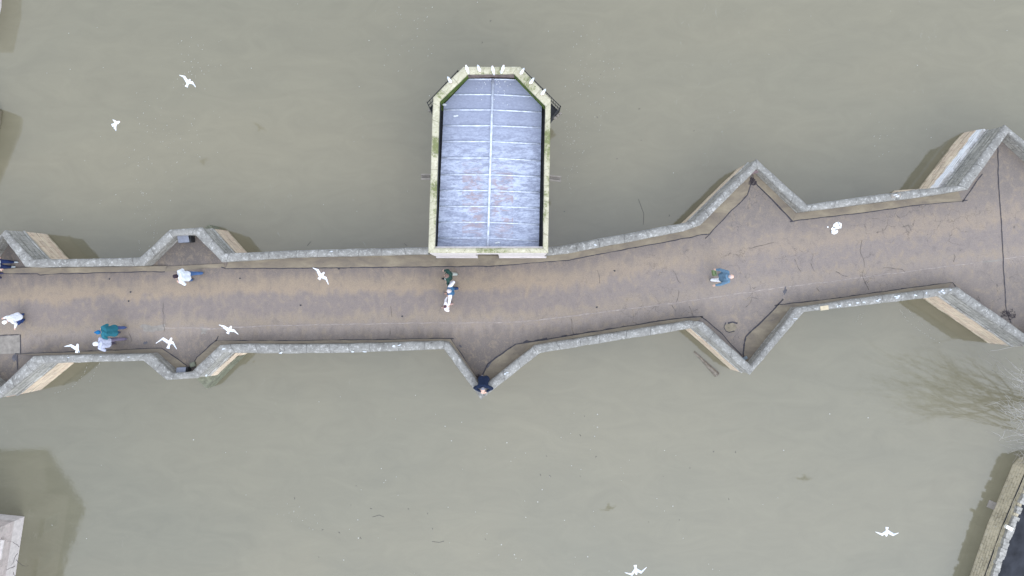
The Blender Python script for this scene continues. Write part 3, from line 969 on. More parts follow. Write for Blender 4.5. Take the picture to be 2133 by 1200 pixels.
# droppings on the roof
mm = MB()
for k in range(46):
    px, py = random.gauss(1028, 26), 164 + abs(random.gauss(0, 32))
    if not (990 < px < 1085): continue
    zz = ZRI - abs(px - 1026) / 100 * .16 + .014
    c = P(px, py, zz); r = random.uniform(.008, .02)
    mm.prism([(c.x + r * math.cos(a), c.y + r * 1.3 * math.sin(a)) for a in (0, 1, 2.1, 3.2, 4.2, 5.3)], zz - .02, zz + .004)
for px, py, r in ((948, 242, .05), (952, 241, .04), (926, 218, .06), (1034, 506, .05), (1038, 505, .05)):
    zz = ZRI - abs(px - 1026) / 100 * .16 + .02
    c = P(px, py, zz)
    mm.prism([(c.x + r * 1.4 * math.cos(a), c.y + r * .7 * math.sin(a)) for a in (0, 1, 2.1, 3.2, 4.2, 5.3)], zz - .03, zz + .004)
dr = mm.build('roof_dropping', M['dropping'], chapel); dr['kind'] = 'stuff'

# front wall with its doorway
yf = P(1016, 526.5, ZT).y - .03
def xw(px, z=ZT): return (px - 1066.5) * (H - z) / F
xL, xR = xw(894), xw(1139.5)
dl, dr_ = (996 - 1066.5) * H / F, (1040 - 1066.5) * H / F
mb = MB()
mb.box(((xL + dl) / 2, yf + .14, 1.0), (dl - xL, .28, 2.4)); mb.box(((xR + dr_) / 2, yf + .14, 1.0), (xR - dr_, .28, 2.4))
mb.box(((xL + xR) / 2, yf + .14, 2.53), (xR - xL, .275, .64))
mb.build('front_wall', M['lime'], chapel)
for a, b in ((xw(911, 0), dl), (dr_, xw(1137, 0))):
    mb = MB(); mb.box(((a + b) / 2, yf - .02, .22), (b - a, .06, .5))
    mb.build('plinth', M['lime'], chapel)
mb = MB(); mb.box(((dl + dr_) / 2, yf + .26, 1.05), (dr_ - dl, .05, 2.2)); mb.build('door', M['door'], chapel)
mb = MB(); mb.prism([(dl, yf), (dr_, yf), (dr_, yf + .24), (dl, yf + .24)], -.1, .006); mb.build('threshold', M['deck'], chapel)

# rain spouts
for pts in ([(899, 364), (899, 372.5), (877, 372.5), (877, 364.5)], [(1145, 367), (1145, 374), (1168, 377), (1169, 369)]):
    zz = 1.95
    q = [P(*p, zz) for p in pts]
    ax = ((q[2] + q[3]) / 2 - (q[0] + q[1]) / 2); n = Vector((-ax.y, ax.x, 0)).normalized()
    c0, c1 = (q[0] + q[1]) / 2 - ax.normalized() * .25, (q[2] + q[3]) / 2
    m = MB()
    def bar(off, w, z0, z1):
        a, b = c0 + n * off, c1 + n * off
        m.prism([a - n * w / 2, b - n * w / 2, b + n * w / 2, a + n * w / 2], z0, z1)
    bar(0, .21, zz - .10, zz - .05); bar(.085, .06, zz - .049, zz + .02); bar(-.085, .06, zz - .049, zz + .02)
    m.build('rain_spout', M['concrete'], chapel)

# iron balcony round the apse
zb = .9
outer = [P(900, 237, zb), P(890, 214, zb), P(953, 148, zb), P(1093, 148, zb), P(1167.5, 222, zb), P(1149, 246, zb)]
bal = MB()
for p, q in zip(outer[:-1], outer[1:]):
    for z in (zb, zb - .42, zb - .85):
        bal.tube([(p.x, p.y, z), (q.x, q.y, z)], .018, 5)
    n = int((q - p).length / .13)
    for k in range(n + 1):
        r = p.lerp(q, k / n)
        bal.tube([(r.x, r.y, zb - .86), (r.x, r.y, zb + .08)], .009 if k % 8 else .02, 4)
balc = bal.build('balcony_railing', M['iron'], chapel)
fl = [Vector((p.x, p.y, zb - .9)) for p in outer]
inn = [Vector((P(*r[0], ZT).x, P(*r[0], ZT).y, zb - .9)) for r in RING[1:5]]
mb = MB(); mb.prism([*fl], zb - 1.0, zb - .89); mb.build('balcony_floor', M['gutter'], balc)
for px, py in ((1156, 246), (1162, 241), (1167, 237), (895, 231)):
    mb = MB(); c = P(px, py, zb - .75); mb.box(c, (.11, .09, .12), .7); mb.build('corbel', M['concrete'], balc)

# ------------------------------------------------------------------ small things in the refuges
def cabinet(cx, cy, w, d, h, rot, label):
    base = P(cx, cy)
    r = empty('utility_box', base, label, 'utility box', 'sheet metal boxes in the refuges')
    m = MB(); m.box((base.x, base.y, h / 2), (w, d, h), rot); m.build('case', M['iron'], r)
    m = MB()
    c, s = math.cos(rot), math.sin(rot)
    def tr(x, y, z): return (base.x + x * c - y * s, base.y + x * s + y * c, z)
    sg = 1 if cy < 600 else -1
    m.add([tr(-w * .53, -d * .55, h + .004 + (0 if sg > 0 else .1)), tr(w * .4, -d * .55, h + .004 + (0 if sg > 0 else .1)), tr(w * .4, d * .55, h + .004 + (.1 if sg > 0 else 0)), tr(-w * .53, d * .55, h + .004 + (.1 if sg > 0 else 0)),
           tr(-w * .53, -d * .55, h + .03 + (0 if sg > 0 else .1)), tr(w * .4, -d * .55, h + .03 + (0 if sg > 0 else .1)), tr(w * .4, d * .55, h + .03 + (.1 if sg > 0 else 0)), tr(-w * .53, d * .55, h + .03 + (.1 if sg > 0 else 0))],
          [(0, 3, 2, 1), (4, 5, 6, 7), (0, 1, 5, 4), (1, 2, 6, 5), (2, 3, 7, 6), (3, 0, 4, 7)])
    m.build('lid', M['boxgrey'], r)
    return r


cabinet(394, 499, .50, .28, .38, .06, 'grey sloping metal box against the wall of the upper flat-fronted refuge')
cabinet(388, 769, .42, .22, .34, .05, 'grey metal box with white mark in the lower flat-fronted refuge')
m = MB(); c = P(403, 759); m.box((c.x, c.y, .05), (.24, .2, .1), .3); tag(m.build('stone_block', M['cutgreen'], None), 'small green stone beside the lower metal box', 'stone')
m = MB(); a, b, c = P(1578, 350, .5), P(1568, 360, .5), P(1584, 358, .5); m.prism([a, b, c], .0, .45); tag(m.build('corner_ledge', mat_plain('red_slab', (.20, .15, .15), .9, .2, .15, 6), None), 'reddish triangular slab in the apex of the refuge', 'stone ledge')
m = MB(); c = P(1551, 746); m.box((c.x, c.y, .04), (.2, .12, .08), .5); tag(m.build('paving_stone', mat_plain('blue_stone', (.16, .19, .21), .8, .3, .2, 8), None), 'small bluish stone in the lower refuge corner', 'stone')
log = MB(); log.tube([P(1446, 733, WATER + .0), P(1470, 757, WATER + .02), P(1494, 781, WATER + .03)], [.04, .08, .14], 7)
lo = log.build('floating_log', M['wood'], None); tag(lo, 'dark waterlogged timber floating beside the pointed pier', 'log')

# ------------------------------------------------------------------ river wall and yard, bottom right
def wall_strip(name, base, top_in, zt, mats, label, cat):
    """battered wall from the water up to a coping of rough stones"""
    r = empty(name, P(*base[0], WATER), label, cat)
    pts = []
    for i in range(len(base) - 1):
        a, b = P(*base[i], WATER), P(*base[i + 1], WATER)
        n = max(1, int((b - a).length / .3))
        for k in range(n + (i == len(base) - 2)): pts.append(a.lerp(b, k / n))
    u, rows = 0, []
    for i, p in enumerate(pts):
        if i: u += (p - pts[i - 1]).length
        t = (pts[min(i + 1, len(pts) - 1)] - pts[max(i - 1, 0)]).normalized()
        n = Vector((t.y, -t.x, 0))
        if n.x < 0: n = -n
        j = random.uniform(-.025, .025)
        rows.append([(Vector((p.x - n.x * .05, p.y - n.y * .05, -3.5)), (u, -3.5)), (Vector((p.x, p.y, WATER)), (u, WATER)), (Vector((p.x + n.x * .10 + j, p.y + n.y * .1, zt)), (u, zt)),
                     (Vector((p.x + n.x * (.30 + j * 2), p.y + n.y * .30, zt + .0)), (u, zt + .20)), (Vector((p.x + n.x * .32, p.y + n.y * .32, -3.5)), (u, zt + 2))])
    loft('wall', rows, M['riverbrick'], r, cap=True)
    cs = MB()
    i = 0
    while i < len(pts) - 1:
        p, q = pts[i], pts[i + 1]
        t = (q - p).normalized(); n = Vector((t.y, -t.x, 0))
        if n.x < 0: n = -n
        for k in range(2):
            if random.random() < .12: continue
            c = p.lerp(q, .25 + .5 * k) + n * (.19 + random.uniform(-.03, .03))
            w = random.uniform(.18, .27)
            cs.box((c.x, c.y, zt + .05), (w + .05, .16, random.uniform(.1, .16)), math.atan2(n.y, n.x) + random.uniform(-.08, .08), .9)
        i += 1
    cs.build('coping_stones', M['riverpale'], r)
    return r


M['riverpale'] = mat_plain('pale_coping_stone', (.27, .26, .235), .9, .2, .35, 5, .5)
rw = wall_strip('river_wall', [(1950, 1420), (2020, 1200), (2056, 1095), (2110, 967), (2122, 953), (2230, 935)], None, -.85, None, 'low mossy stone river wall in the corner beside the dark yard', 'wall')
m = MB(); c = P(2066, 1052, WATER); m.box((c.x, c.y, WATER - .13), (.40, .34, .3), -.4); m.build('footing_stone', M['concrete'], rw)
m = MB(); c = P(2100, 1099, -.75); m.box((c.x, c.y, -.72), (.32, .15, .12), -.5); m.build('loose_stone', M['frame'], rw)
gp = [P(1978, 1420, -1.2), P(2046, 1200, -1.2), P(2082, 1098, -1.2), P(2130, 985, -1.2), P(2145, 960, -1.2), P(2260, 940, -1.2)]
gp = [Vector((p.x, p.y, -1.1)) for p in gp] + [Vector((400, gp[-1].y, -1.1)), Vector((400, -300, -1.1)), Vector((gp[0].x, -300, -1.1))]
tag(fill('ground', gp, M['ground'], None), kind='structure')

# ------------------------------------------------------------------ house at the lower left, quay corners at the upper left
house = empty('brick_house', P(-60, 1200, 0), 'pale brick riverside house with white stone ledge in the lower left corner', 'house')
zp = -1.22
A, B, Cc = P(51, 1076, WATER), P(32, 1200, WATER), P(-20, 1540, WATER)
Nn = P(-600, 1010, WATER); S0 = P(-600, 1540, WATER)
m = MB(); m.prism([A, Nn, S0, Cc], -3.5, zp); m.build('stone_ledge', M['lime'], house)
def inset(px, py): return P(px, py, zp)
A2, C2, N2_, S2 = inset(30, 1085), inset(-42, 1540), inset(-600, 1022), inset(-600, 1530)
vs, fs, uvs = [], [], []
def wallquad(a, b, z0, z1, u0=0):
    L = (b - a).length; k = len(vs)
    vs.extend([(a.x, a.y, z0), (b.x, b.y, z0), (b.x, b.y, z1), (a.x, a.y, z1)]); uvs.extend([(0, z0), (L, z0), (L, z1), (0, z1)]); fs.append((k, k + 1, k + 2, k + 3))
ze, zg = 1.3, 1.9
wallquad(A2, C2, zp, ze); wallquad(N2_, A2, zp, ze)
mk('wall', vs, fs, M['housebrick'], house, uvs)
mid = A2.lerp(C2, .5)
m = MB()
q = [Vector((p.x, p.y, ze + .05)) for p in (A2, C2, S2, N2_)]
g1, g2 = Vector(((q[0].x + q[1].x) / 2, (q[0].y + q[1].y) / 2, zg)), Vector((q[3].x, (q[2].y + q[3].y) / 2, zg))
m.add(q + [g1, g2], [(0, 1, 4), (1, 2, 5, 4), (2, 3, 5), (3, 0, 4, 5), (3, 2, 1, 0)])
m.build('roof', M['slate'], house)
# taller block behind
m = MB(); tb = [Vector((-28.2, -10.0, 0)), Vector((-28.2, -19, 0)), Vector((-44, -19, 0)), Vector((-44, -10.0, 0))]; m.prism(tb, -1, 8.6)
m.build('rear_block', M['housebrick'], house)
m = MB(); m.add([(-28.1, -9.8, 8.6), (-28.1, -19.2, 8.6), (-44.2, -19.2, 8.6), (-44.2, -9.8, 8.6), (-28.1, -14.5, 12.2), (-44.2, -14.5, 12.2)], [(0, 1, 4), (1, 2, 5, 4), (2, 3, 5), (3, 0, 4, 5), (3, 2, 1, 0)])
m.build('rear_roof', M['slate'], house)
dv = (C2 - A2).normalized()
for t, w in ((1.0, .7), (2.9, .7), (4.9, .7)):
    c = A2 + dv * t
    n = Vector((-dv.y, dv.x, 0))
    if n.x < 0: n = -n
    rz = math.atan2(dv.y, dv.x)
    m = MB(); m.box((c.x + n.x * .01, c.y + n.y * .01, .1), (w, .08, 1.1), rz); fr = m.build('window', M['frame'], house)
    m = MB(); m.box((c.x + n.x * .045, c.y + n.y * .045, .1), (w - .14, .03, .96), rz); m.build('pane', M['glass'], fr)
    m = MB(); m.box((c.x + n.x * .08, c.y + n.y * .08, -.52), (w + .16, .16, .08), rz); m.build('sill', M['lime'], fr)
# bare stems hanging over the ledge
m = MB()
for k in range(5):
    p = P(40 - k * 3, 1140 + k * 13, zp + .05)
    pts = [p]
    d = Vector((random.uniform(-.5, .5), random.uniform(-1, 1), 0))
    for s in range(5):
        d = (d + Vector((random.uniform(-.5, .5), random.uniform(-.5, .5), random.uniform(-.1, .2)))).normalized()
        pts.append(pts[-1] + d * .12)
    m.tube(pts, [.014, .012, .01, .008, .006, .005], 4)
tag(m.build('bare_climber', M['leaf'], None), 'leafless dark stems growing over the white ledge of the house', 'plant')

q1 = empty('quay_wall', P(-40, 260, 0), 'pale tip of a stone quay at the upper left edge', 'quay')
m = MB(); m.prism([P(-2, 226, WATER), P(7, 233, WATER), P(3, 262, WATER), P(-60, 420, WATER), P(-400, 420, WATER), P(-400, 226, WATER)], -3.5, -.75); m.build('wall', M['chwall'], q1)
m = MB(); m.prism([P(-1, 227.5, WATER), P(6.2, 234, WATER), P(2, 261, WATER), P(-60, 414, WATER), P(-90, 414, WATER), P(-30, 262, WATER), P(-26, 230, WATER)], -.748, -.55); m.build('coping', M['lime'], q1)
q2 = empty('quay_wall', P(-40, 0, 0), 'sliver of pale quay wall in the top left corner', 'quay')
m = MB(); m.prism([P(5, -60, WATER), P(3, 14, WATER), P(-14, 90, WATER), P(-300, 90, WATER), P(-300, -60, WATER)], -3.5, -.6); m.build('wall', M['lime'], q2)
# ------------------------------------------------------------------ bare tree on the right bank
def tree(base, height, label, seed, lean, name='bare_tree'):
    rnd = random.Random(seed)
    root = empty(name, base, label, 'tree')
    tk, cr = MB(), MB()
    def grow(p, d, L, r, lvl):
        n = 4 if lvl < 2 else 3
        pts, rs_ = [p], [r]
        for k in range(n):
            d = (d + Vector((rnd.gauss(0, .16), rnd.gauss(0, .16), rnd.gauss(0.03, .10)))).normalized()
            pts.append(pts[-1] + d * L / n); rs_.append(max(r * (1 - .5 * (k + 1) / n), .003))
        (tk if lvl == 0 else cr).tube(pts, rs_, 7 if lvl < 2 else (5 if lvl < 3 else 3))
        if lvl >= 5: return
        kids = (5, 4, 4, 3, 2)[lvl]
        for k in range(kids):
            t = 0.35 + .65 * (k + rnd.random()) / kids
            i = min(int(t * n), n - 1)
            q = pts[i].lerp(pts[i + 1], t * n - i)
            a = rnd.uniform(0, 6.283)
            side = d.cross(Vector((math.cos(a), math.sin(a), .3)))
            if side.length < .05: continue
            nd = (d * .80 + side.normalized() * rnd.uniform(.5, .95) + lean * .35).normalized()
            grow(q, nd, L * rnd.uniform(.55, .78), max(rs_[i] * .55, .0045), lvl + 1)
    grow(base, (Vector((0, 0, 1)) + lean * .5).normalized(), height * .36, height * .015, 0)
    tk.build('trunk', M['bark'], root, True)
    cr.build('crown', M['bark'], root, True, fixn=False)
    return root


tree(Vector((26.5, -5.2, -1.1)), 11.5, 'leafless pale tree reaching over the river on the right bank', 5, Vector((-.55, .05, .15)))
# low overhanging sallow: arching rods springing from the bank
rnd = random.Random(3)
root = empty('bare_shrub', Vector((23.6, -5.6, -1.1)), 'leafless pale shrub with long arching twigs hanging over the river wall end', 'shrub')
mm = MB()
for k in range(34):
    base = Vector((23.4 + rnd.uniform(-.5, .5), -5.7 + rnd.uniform(-1.1, .9), -1.1))
    tip = P(rnd.uniform(2078, 2150), rnd.uniform(755, 935), rnd.uniform(.6, 3.6))
    midp = base.lerp(tip, .5) + Vector((rnd.uniform(-.3, .3), rnd.uniform(-.4, .4), rnd.uniform(.7, 1.6)))
    pts = []
    for s in range(8):
        t = s / 7
        pts.append(base * (1 - t) ** 2 + midp * 2 * t * (1 - t) + tip * t * t + Vector((rnd.gauss(0, .04), rnd.gauss(0, .04), rnd.gauss(0, .03))))
    mm.tube(pts, [.018 - .0020 * s for s in range(8)], 4)
    for j in range(7):
        i = rnd.randint(3, 7); p = pts[i]
        d = (pts[min(i + 1, 7)] - pts[i - 1]).normalized()
        d2 = (d + Vector((rnd.gauss(0, .5), rnd.gauss(0, .5), rnd.gauss(0, .3)))).normalized()
        L = rnd.uniform(.25, .7)
        mm.tube([p, p + d2 * L * .5 + Vector((0, 0, rnd.gauss(0, .04))), p + d2 * L + Vector((rnd.gauss(0, .06), rnd.gauss(0, .06), -.05))], [.009, .0075, .0055], 3)
mm.build('crown', M['twig'], root, True, fixn=False)
# two long loose twigs reaching further left under the pier
mm = MB()
for a in ([(2150, 718), (2110, 722), (2080, 729), (2062, 731)], [(2140, 716), (2118, 719), (2090, 717)]):
    mm.tube([P(x, y, .2 + i * .0) for i, (x, y) in enumerate(a)], [.014, .012, .009, .006][:len(a)], 4)
mm.build('twig', M['twig'], root, True, fixn=False)

# ------------------------------------------------------------------ flecks on the water
mm = MB()
rf = random.Random(11)
def fleck(px, py, r, st=1.0, an=0.0):
    c = P(px, py, WATER)
    vs_ = []
    for k in range(6):
        a = k * 1.047 + rf.uniform(-.3, .3)
        x, y = r * st * math.cos(a), r * math.sin(a)
        vs_.append((c.x + x * math.cos(an) - y * math.sin(an), c.y + x * math.sin(an) + y * math.cos(an)))
    mm.prism(vs_, WATER - .01, WATER + .006)
for k in range(90):
    fleck(rf.gauss(1120, 330), rf.uniform(820, 1195), rf.choice((.012, .016, .02, .03)))
for k in range(60): fleck(rf.uniform(60, 2100), rf.uniform(0, 460), rf.choice((.011, .014, .02)))
for cx, cy, sx, sy, n in ((355, 260, 45, 60, 80), (300, 420, 20, 60, 40), (410, 130, 30, 30, 30), (1232, 175, 28, 60, 90), (1195, 290, 14, 40, 40), (860, 60, 30, 40, 35), (1830, 290, 15, 30, 14), (630, 1075, 30, 12, 16)):
    for k in range(n):
        fleck(rf.gauss(cx, sx), rf.gauss(cy, sy), rf.uniform(.005, .012), rf.uniform(1, 4), rf.gauss(1.0, .5))
for pts in ([(185, 757), (172, 785), (150, 806), (112, 822)], [(208, 757), (196, 780), (184, 800)], [(1872, 642), (1890, 668), (1925, 695), (1962, 715)], [(1888, 640), (1915, 672), (1945, 694)], [(1790, 655), (1783, 672)], [(1798, 652), (1793, 676)],
            [(318, 520), (322, 470), (338, 440)], [(292, 540), (290, 500)], [(1190, 400), (1182, 370), (1196, 342)], [(2085, 712), (2105, 722)]):
    q_ = [P(*p, WATER) for p in pts]
    for i_ in range(len(q_) - 1):
        n_ = int((q_[i_ + 1] - q_[i_]).length / .05)
        for k in range(n_):
            if rf.random() < .45: continue
            c = q_[i_].lerp(q_[i_ + 1], k / n_)
            px_ = 1066.5 + c.x * F / (H - WATER); py_ = 600 - c.y * F / (H - WATER)
            fleck(px_ + rf.gauss(0, 1.0), py_ + rf.gauss(0, 1.0), rf.uniform(.004, .009), rf.uniform(2, 5), math.atan2(q_[i_ + 1].y - q_[i_].y, q_[i_ + 1].x - q_[i_].x))
tag(mm.build('foam_flecks', M['foam'], None), 'white flecks of foam drifting on the brown river', 'foam', kind='stuff')
mm = MB()
for k in range(40):
    px, py = rf.choice(((rf.gauss(780, 120), rf.gauss(1075, 30)), (rf.uniform(1100, 1600), rf.uniform(860, 1100)), (rf.uniform(1000, 1450), rf.uniform(20, 470))))
    c = P(px, py, WATER + .004); a = rf.uniform(0, 6.28); L = rf.uniform(.02, .10)
    mm.tube([c, c + Vector((math.cos(a), math.sin(a), 0)) * L * .5, c + Vector((math.cos(a + .4), math.sin(a + .4), 0)) * L], [.008, .010, .006], 4)
for pts in ([(1330, 415), (1336, 432), (1341, 445), (1340, 468)], [(640, 512), (648, 503)], [(842, 507), (848, 513)], [(776, 1077), (790, 1073), (800, 1077)], [(900, 1128), (915, 1130), (925, 1127)]):
    mm.tube([P(*p, WATER + .004) for p in pts], .007, 4)
tag(mm.build('drift_twigs', M['leaf'], None, fixn=False), 'dark twigs and scraps drifting on the brown river', 'driftwood', kind='stuff')

# ------------------------------------------------------------------ gulls
def gull_flying(pts, z, label, up=(0.0, 0.0), heads=True):
    """pts: tipL, wristL, centre, wristR, tipR, beak, tail in photo pixels at height z"""
    tl, wl, c, wr, tr_, bk, tail = [P(*p, z) for p in pts]
    root = empty('gull', c, label, 'gull', 'gulls flying over the river and bridge')
    m = MB()
    ax = (bk - tail); L = ax.length; ax.normalize()
    sd_ = Vector((-ax.y, ax.x, 0))
    # body from tail to head
    m.capsule(tail + ax * L * .30, .045, tail + ax * L * .62, .060, 12)
    m.capsule(tail + ax * L * .62, .060, bk - ax * L * .14, .038, 12)
    for s in (-1, 0, 1):   # fanned tail
        m.capsule(tail + ax * L * .36, .030, tail + ax * .012 + sd_ * s * .045, .022, 8, flat=((0, 0, 1), .45))
    for tip, wrist, u in ((tl, wl, up[0]), (tr_, wr, up[1])):
        sh = c + (wrist - c) * .12
        w2 = wrist + Vector((0, 0, .06 + u * .4)); t2 = tip + Vector((0, 0, .02 + u))
        # arm panel: leading edge capsule and trailing secondaries
        back = -ax
        for f, r in ((0, .026), (.035, .024), (.075, .020), (.11, .014)):
            m.capsule(sh + back * f * .9, r, w2 + back * f * .8, r * .85, 8, flat=((0, 0, 1), .6))
        for f, r in ((0, .024), (.03, .020), (.06, .014)):
            m.capsule(w2 + back * f, r, t2 + back * f * .15 + (w2 - t2) * (f * 1.2), r * .55, 8, flat=((0, 0, 1), .6))
    bo = m.remesh('body', .011, [M['gull'], M['gullgrey']], root, 1)
    off = bo.location
    for p in bo.data.polygons:      # grey mantle and secondaries behind the white leading edge
        d = p.center - c
        lat = abs(d.dot(sd_))
        lead = (wl if d.dot(sd_) > 0 else wr) - c
        if .07 < lat < .34 and d.dot(ax) < lead.dot(ax) * min(1, lat / max(.05, abs(lead.dot(sd_)))) - .045 and p.normal.z > -.2: p.material_index = 1
    b = MB(); b.capsule(bk - ax * .045, .012, bk, .005, 8); b.build('beak', M['beak'], root, True)
    return root


GULLS = [
    ([(374.3, 157), (386, 160), (392, 169.3), (402, 171.3), (408.5, 182), (396.5, 164), (388, 181)], 2.0, 'white gull gliding over the upper river, left of the chapel and highest of the flock', (0, 0)),
    ([(246, 254), (248, 255), (242.5, 258.5), (242.5, 266), (242.5, 273), (250.5, 252.5), (233, 261.5)], 2.0, 'small white gull banking steeply with one wing raised, over the upper left river', (.38, 0)),
    ([(135, 721.7), (150, 718), (159, 724), (164, 725.5), (166.5, 734), (162, 715), (159.7, 735)], 2.2, 'white gull with one wing folded over the lower parapet, left of the grey-clad walker', (0, 0)),
    ([(325.7, 715), (341.5, 703.7), (352, 711), (361.7, 712), (368.5, 727), (358, 701.5), (349.7, 726)], 2.6, 'largest white gull with drooped wingtips over the edge of the flat-fronted refuge', (0, 0)),
    ([(456.7, 676.7), (468, 679), (477, 685), (488.5, 687), (497, 696.5), (482.5, 678), (474, 695)], 2.2, 'white gull crossing the pale road seam right of the flat-fronted refuge', (0, 0)),
    ([(652, 558), (663.5, 562), (669, 573), (680, 578), (684.5, 592.5), (676, 566), (664, 582)], 2.4, 'white gull gliding over the upper edge of the roadway between walkers', (0, 0)),
    ([(1822.5, 1107.3), (1836.4, 1114), (1847.8, 1109), (1858.6, 1114.5), (1871, 1109.4), (1845.7, 1118.5), (1847.8, 1098)], 2.0, 'white gull with wings spread level over the lower right river near the stone wall', (0, 0)),
    ([(1301, 1192), (1316.3, 1196.8), (1323.9, 1188), (1334.9, 1192.6), (1346.7, 1181), (1325.8, 1198.5), (1323, 1177)], 2.0, 'white gull with raised wingtips at the very bottom of the view', (0, 0)),
]
for g in GULLS: gull_flying(*g)


def gull_standing():
    """proto facing +y, feet at z = 0"""
    root = empty('perched_gull', (0, 0, 0))
    m = MB()
    m.capsule((0, -.10, .13), .045, (0, .04, .15), .062, 12)
    m.capsule((0, .05, .17), .050, (0, .10, .225), .036, 10)
    m.ell((0, .115, .245), (.036, .042, .036))
    m.capsule((0, -.10, .125), .035, (0, -.21, .105), .014, 8, flat=((0, 0, 1), .5))
    m.remesh('body', .009, M['gull'], root, 1)
    w = MB()
    for s in (-1, 1):
        w.capsule((s * .045, .02, .165), .030, (s * .018, -.17, .125), .014, 8, flat=((s, 0, .4), .5))
    w.build('wing', M['gullgrey'], root, True)
    b = MB(); b.capsule((0, .15, .243), .009, (0, .19, .236), .004, 8); b.build('beak', M['beak'], root, True)
    for s in (-1, 1):
        l = MB(); l.tube([(s * .025, -.01, .10), (s * .026, 0, .05), (s * .026, 0, .005)], .006, 5); l.box((s * .026, .02, .004), (.03, .05, .006)); l.build('leg', M['beak'], root)
    return root


def copy_tree(o, parent=None):
    c = o.copy(); COL.objects.link(c)
    if parent is not None: c.parent = parent
    for ch in list(o.children): copy_tree(ch, c)
    return c


proto = gull_standing()
PERCH = [  # centre px, pointed (tail) end direction px, label
    ((937, 168), (-9, -16), 'perched gull alone on the slanting coping at the left of the chapel apse'),
    ((973, 144), (3, 9), 'perched gull on the left corner of the chapel end coping'),
    ((998, 144), (-3, -9), 'perched gull second from left on the straight end coping of the chapel'),
    ((1027, 146), (2, 9), 'perched gull on the coping in line with the roof ridge'),
    ((1047, 144), (-3, 8), 'perched gull just right of the roof ridge on the end coping'),
    ((1087, 150), (5, -9), 'perched gull on the right corner where the chapel coping turns'),
    ((1107, 170), (5, -8), 'perched gull midway down the right slanting coping of the apse'),
    ((1131, 193), (5, -7), 'perched gull lowest on the right slanting coping of the apse'),
]
for i, (c, t, lab) in enumerate(PERCH):
    o = proto if i == 0 else copy_tree(proto)
    p = P(*c, ZT + .15)
    k = RING
    o.location = (p.x, p.y, ZT + .012)
    o.rotation_euler = (0, 0, math.atan2(t[1], -t[0]) - math.pi / 2)
    o.scale = (1.05, .88, .95)
    tag(o, lab, 'gull', 'gulls perched on the chapel coping')

# ------------------------------------------------------------------ people
SKIN = mat_plain('skin', (.55, .36, .28), .6, .3, .06, 8)
FAB = {}
def fabric(c, name='cloth'):
    if c not in FAB: FAB[c] = mat_plain(name + '_fabric', c, .9, .15, .12, 10, .3)
    return FAB[c]


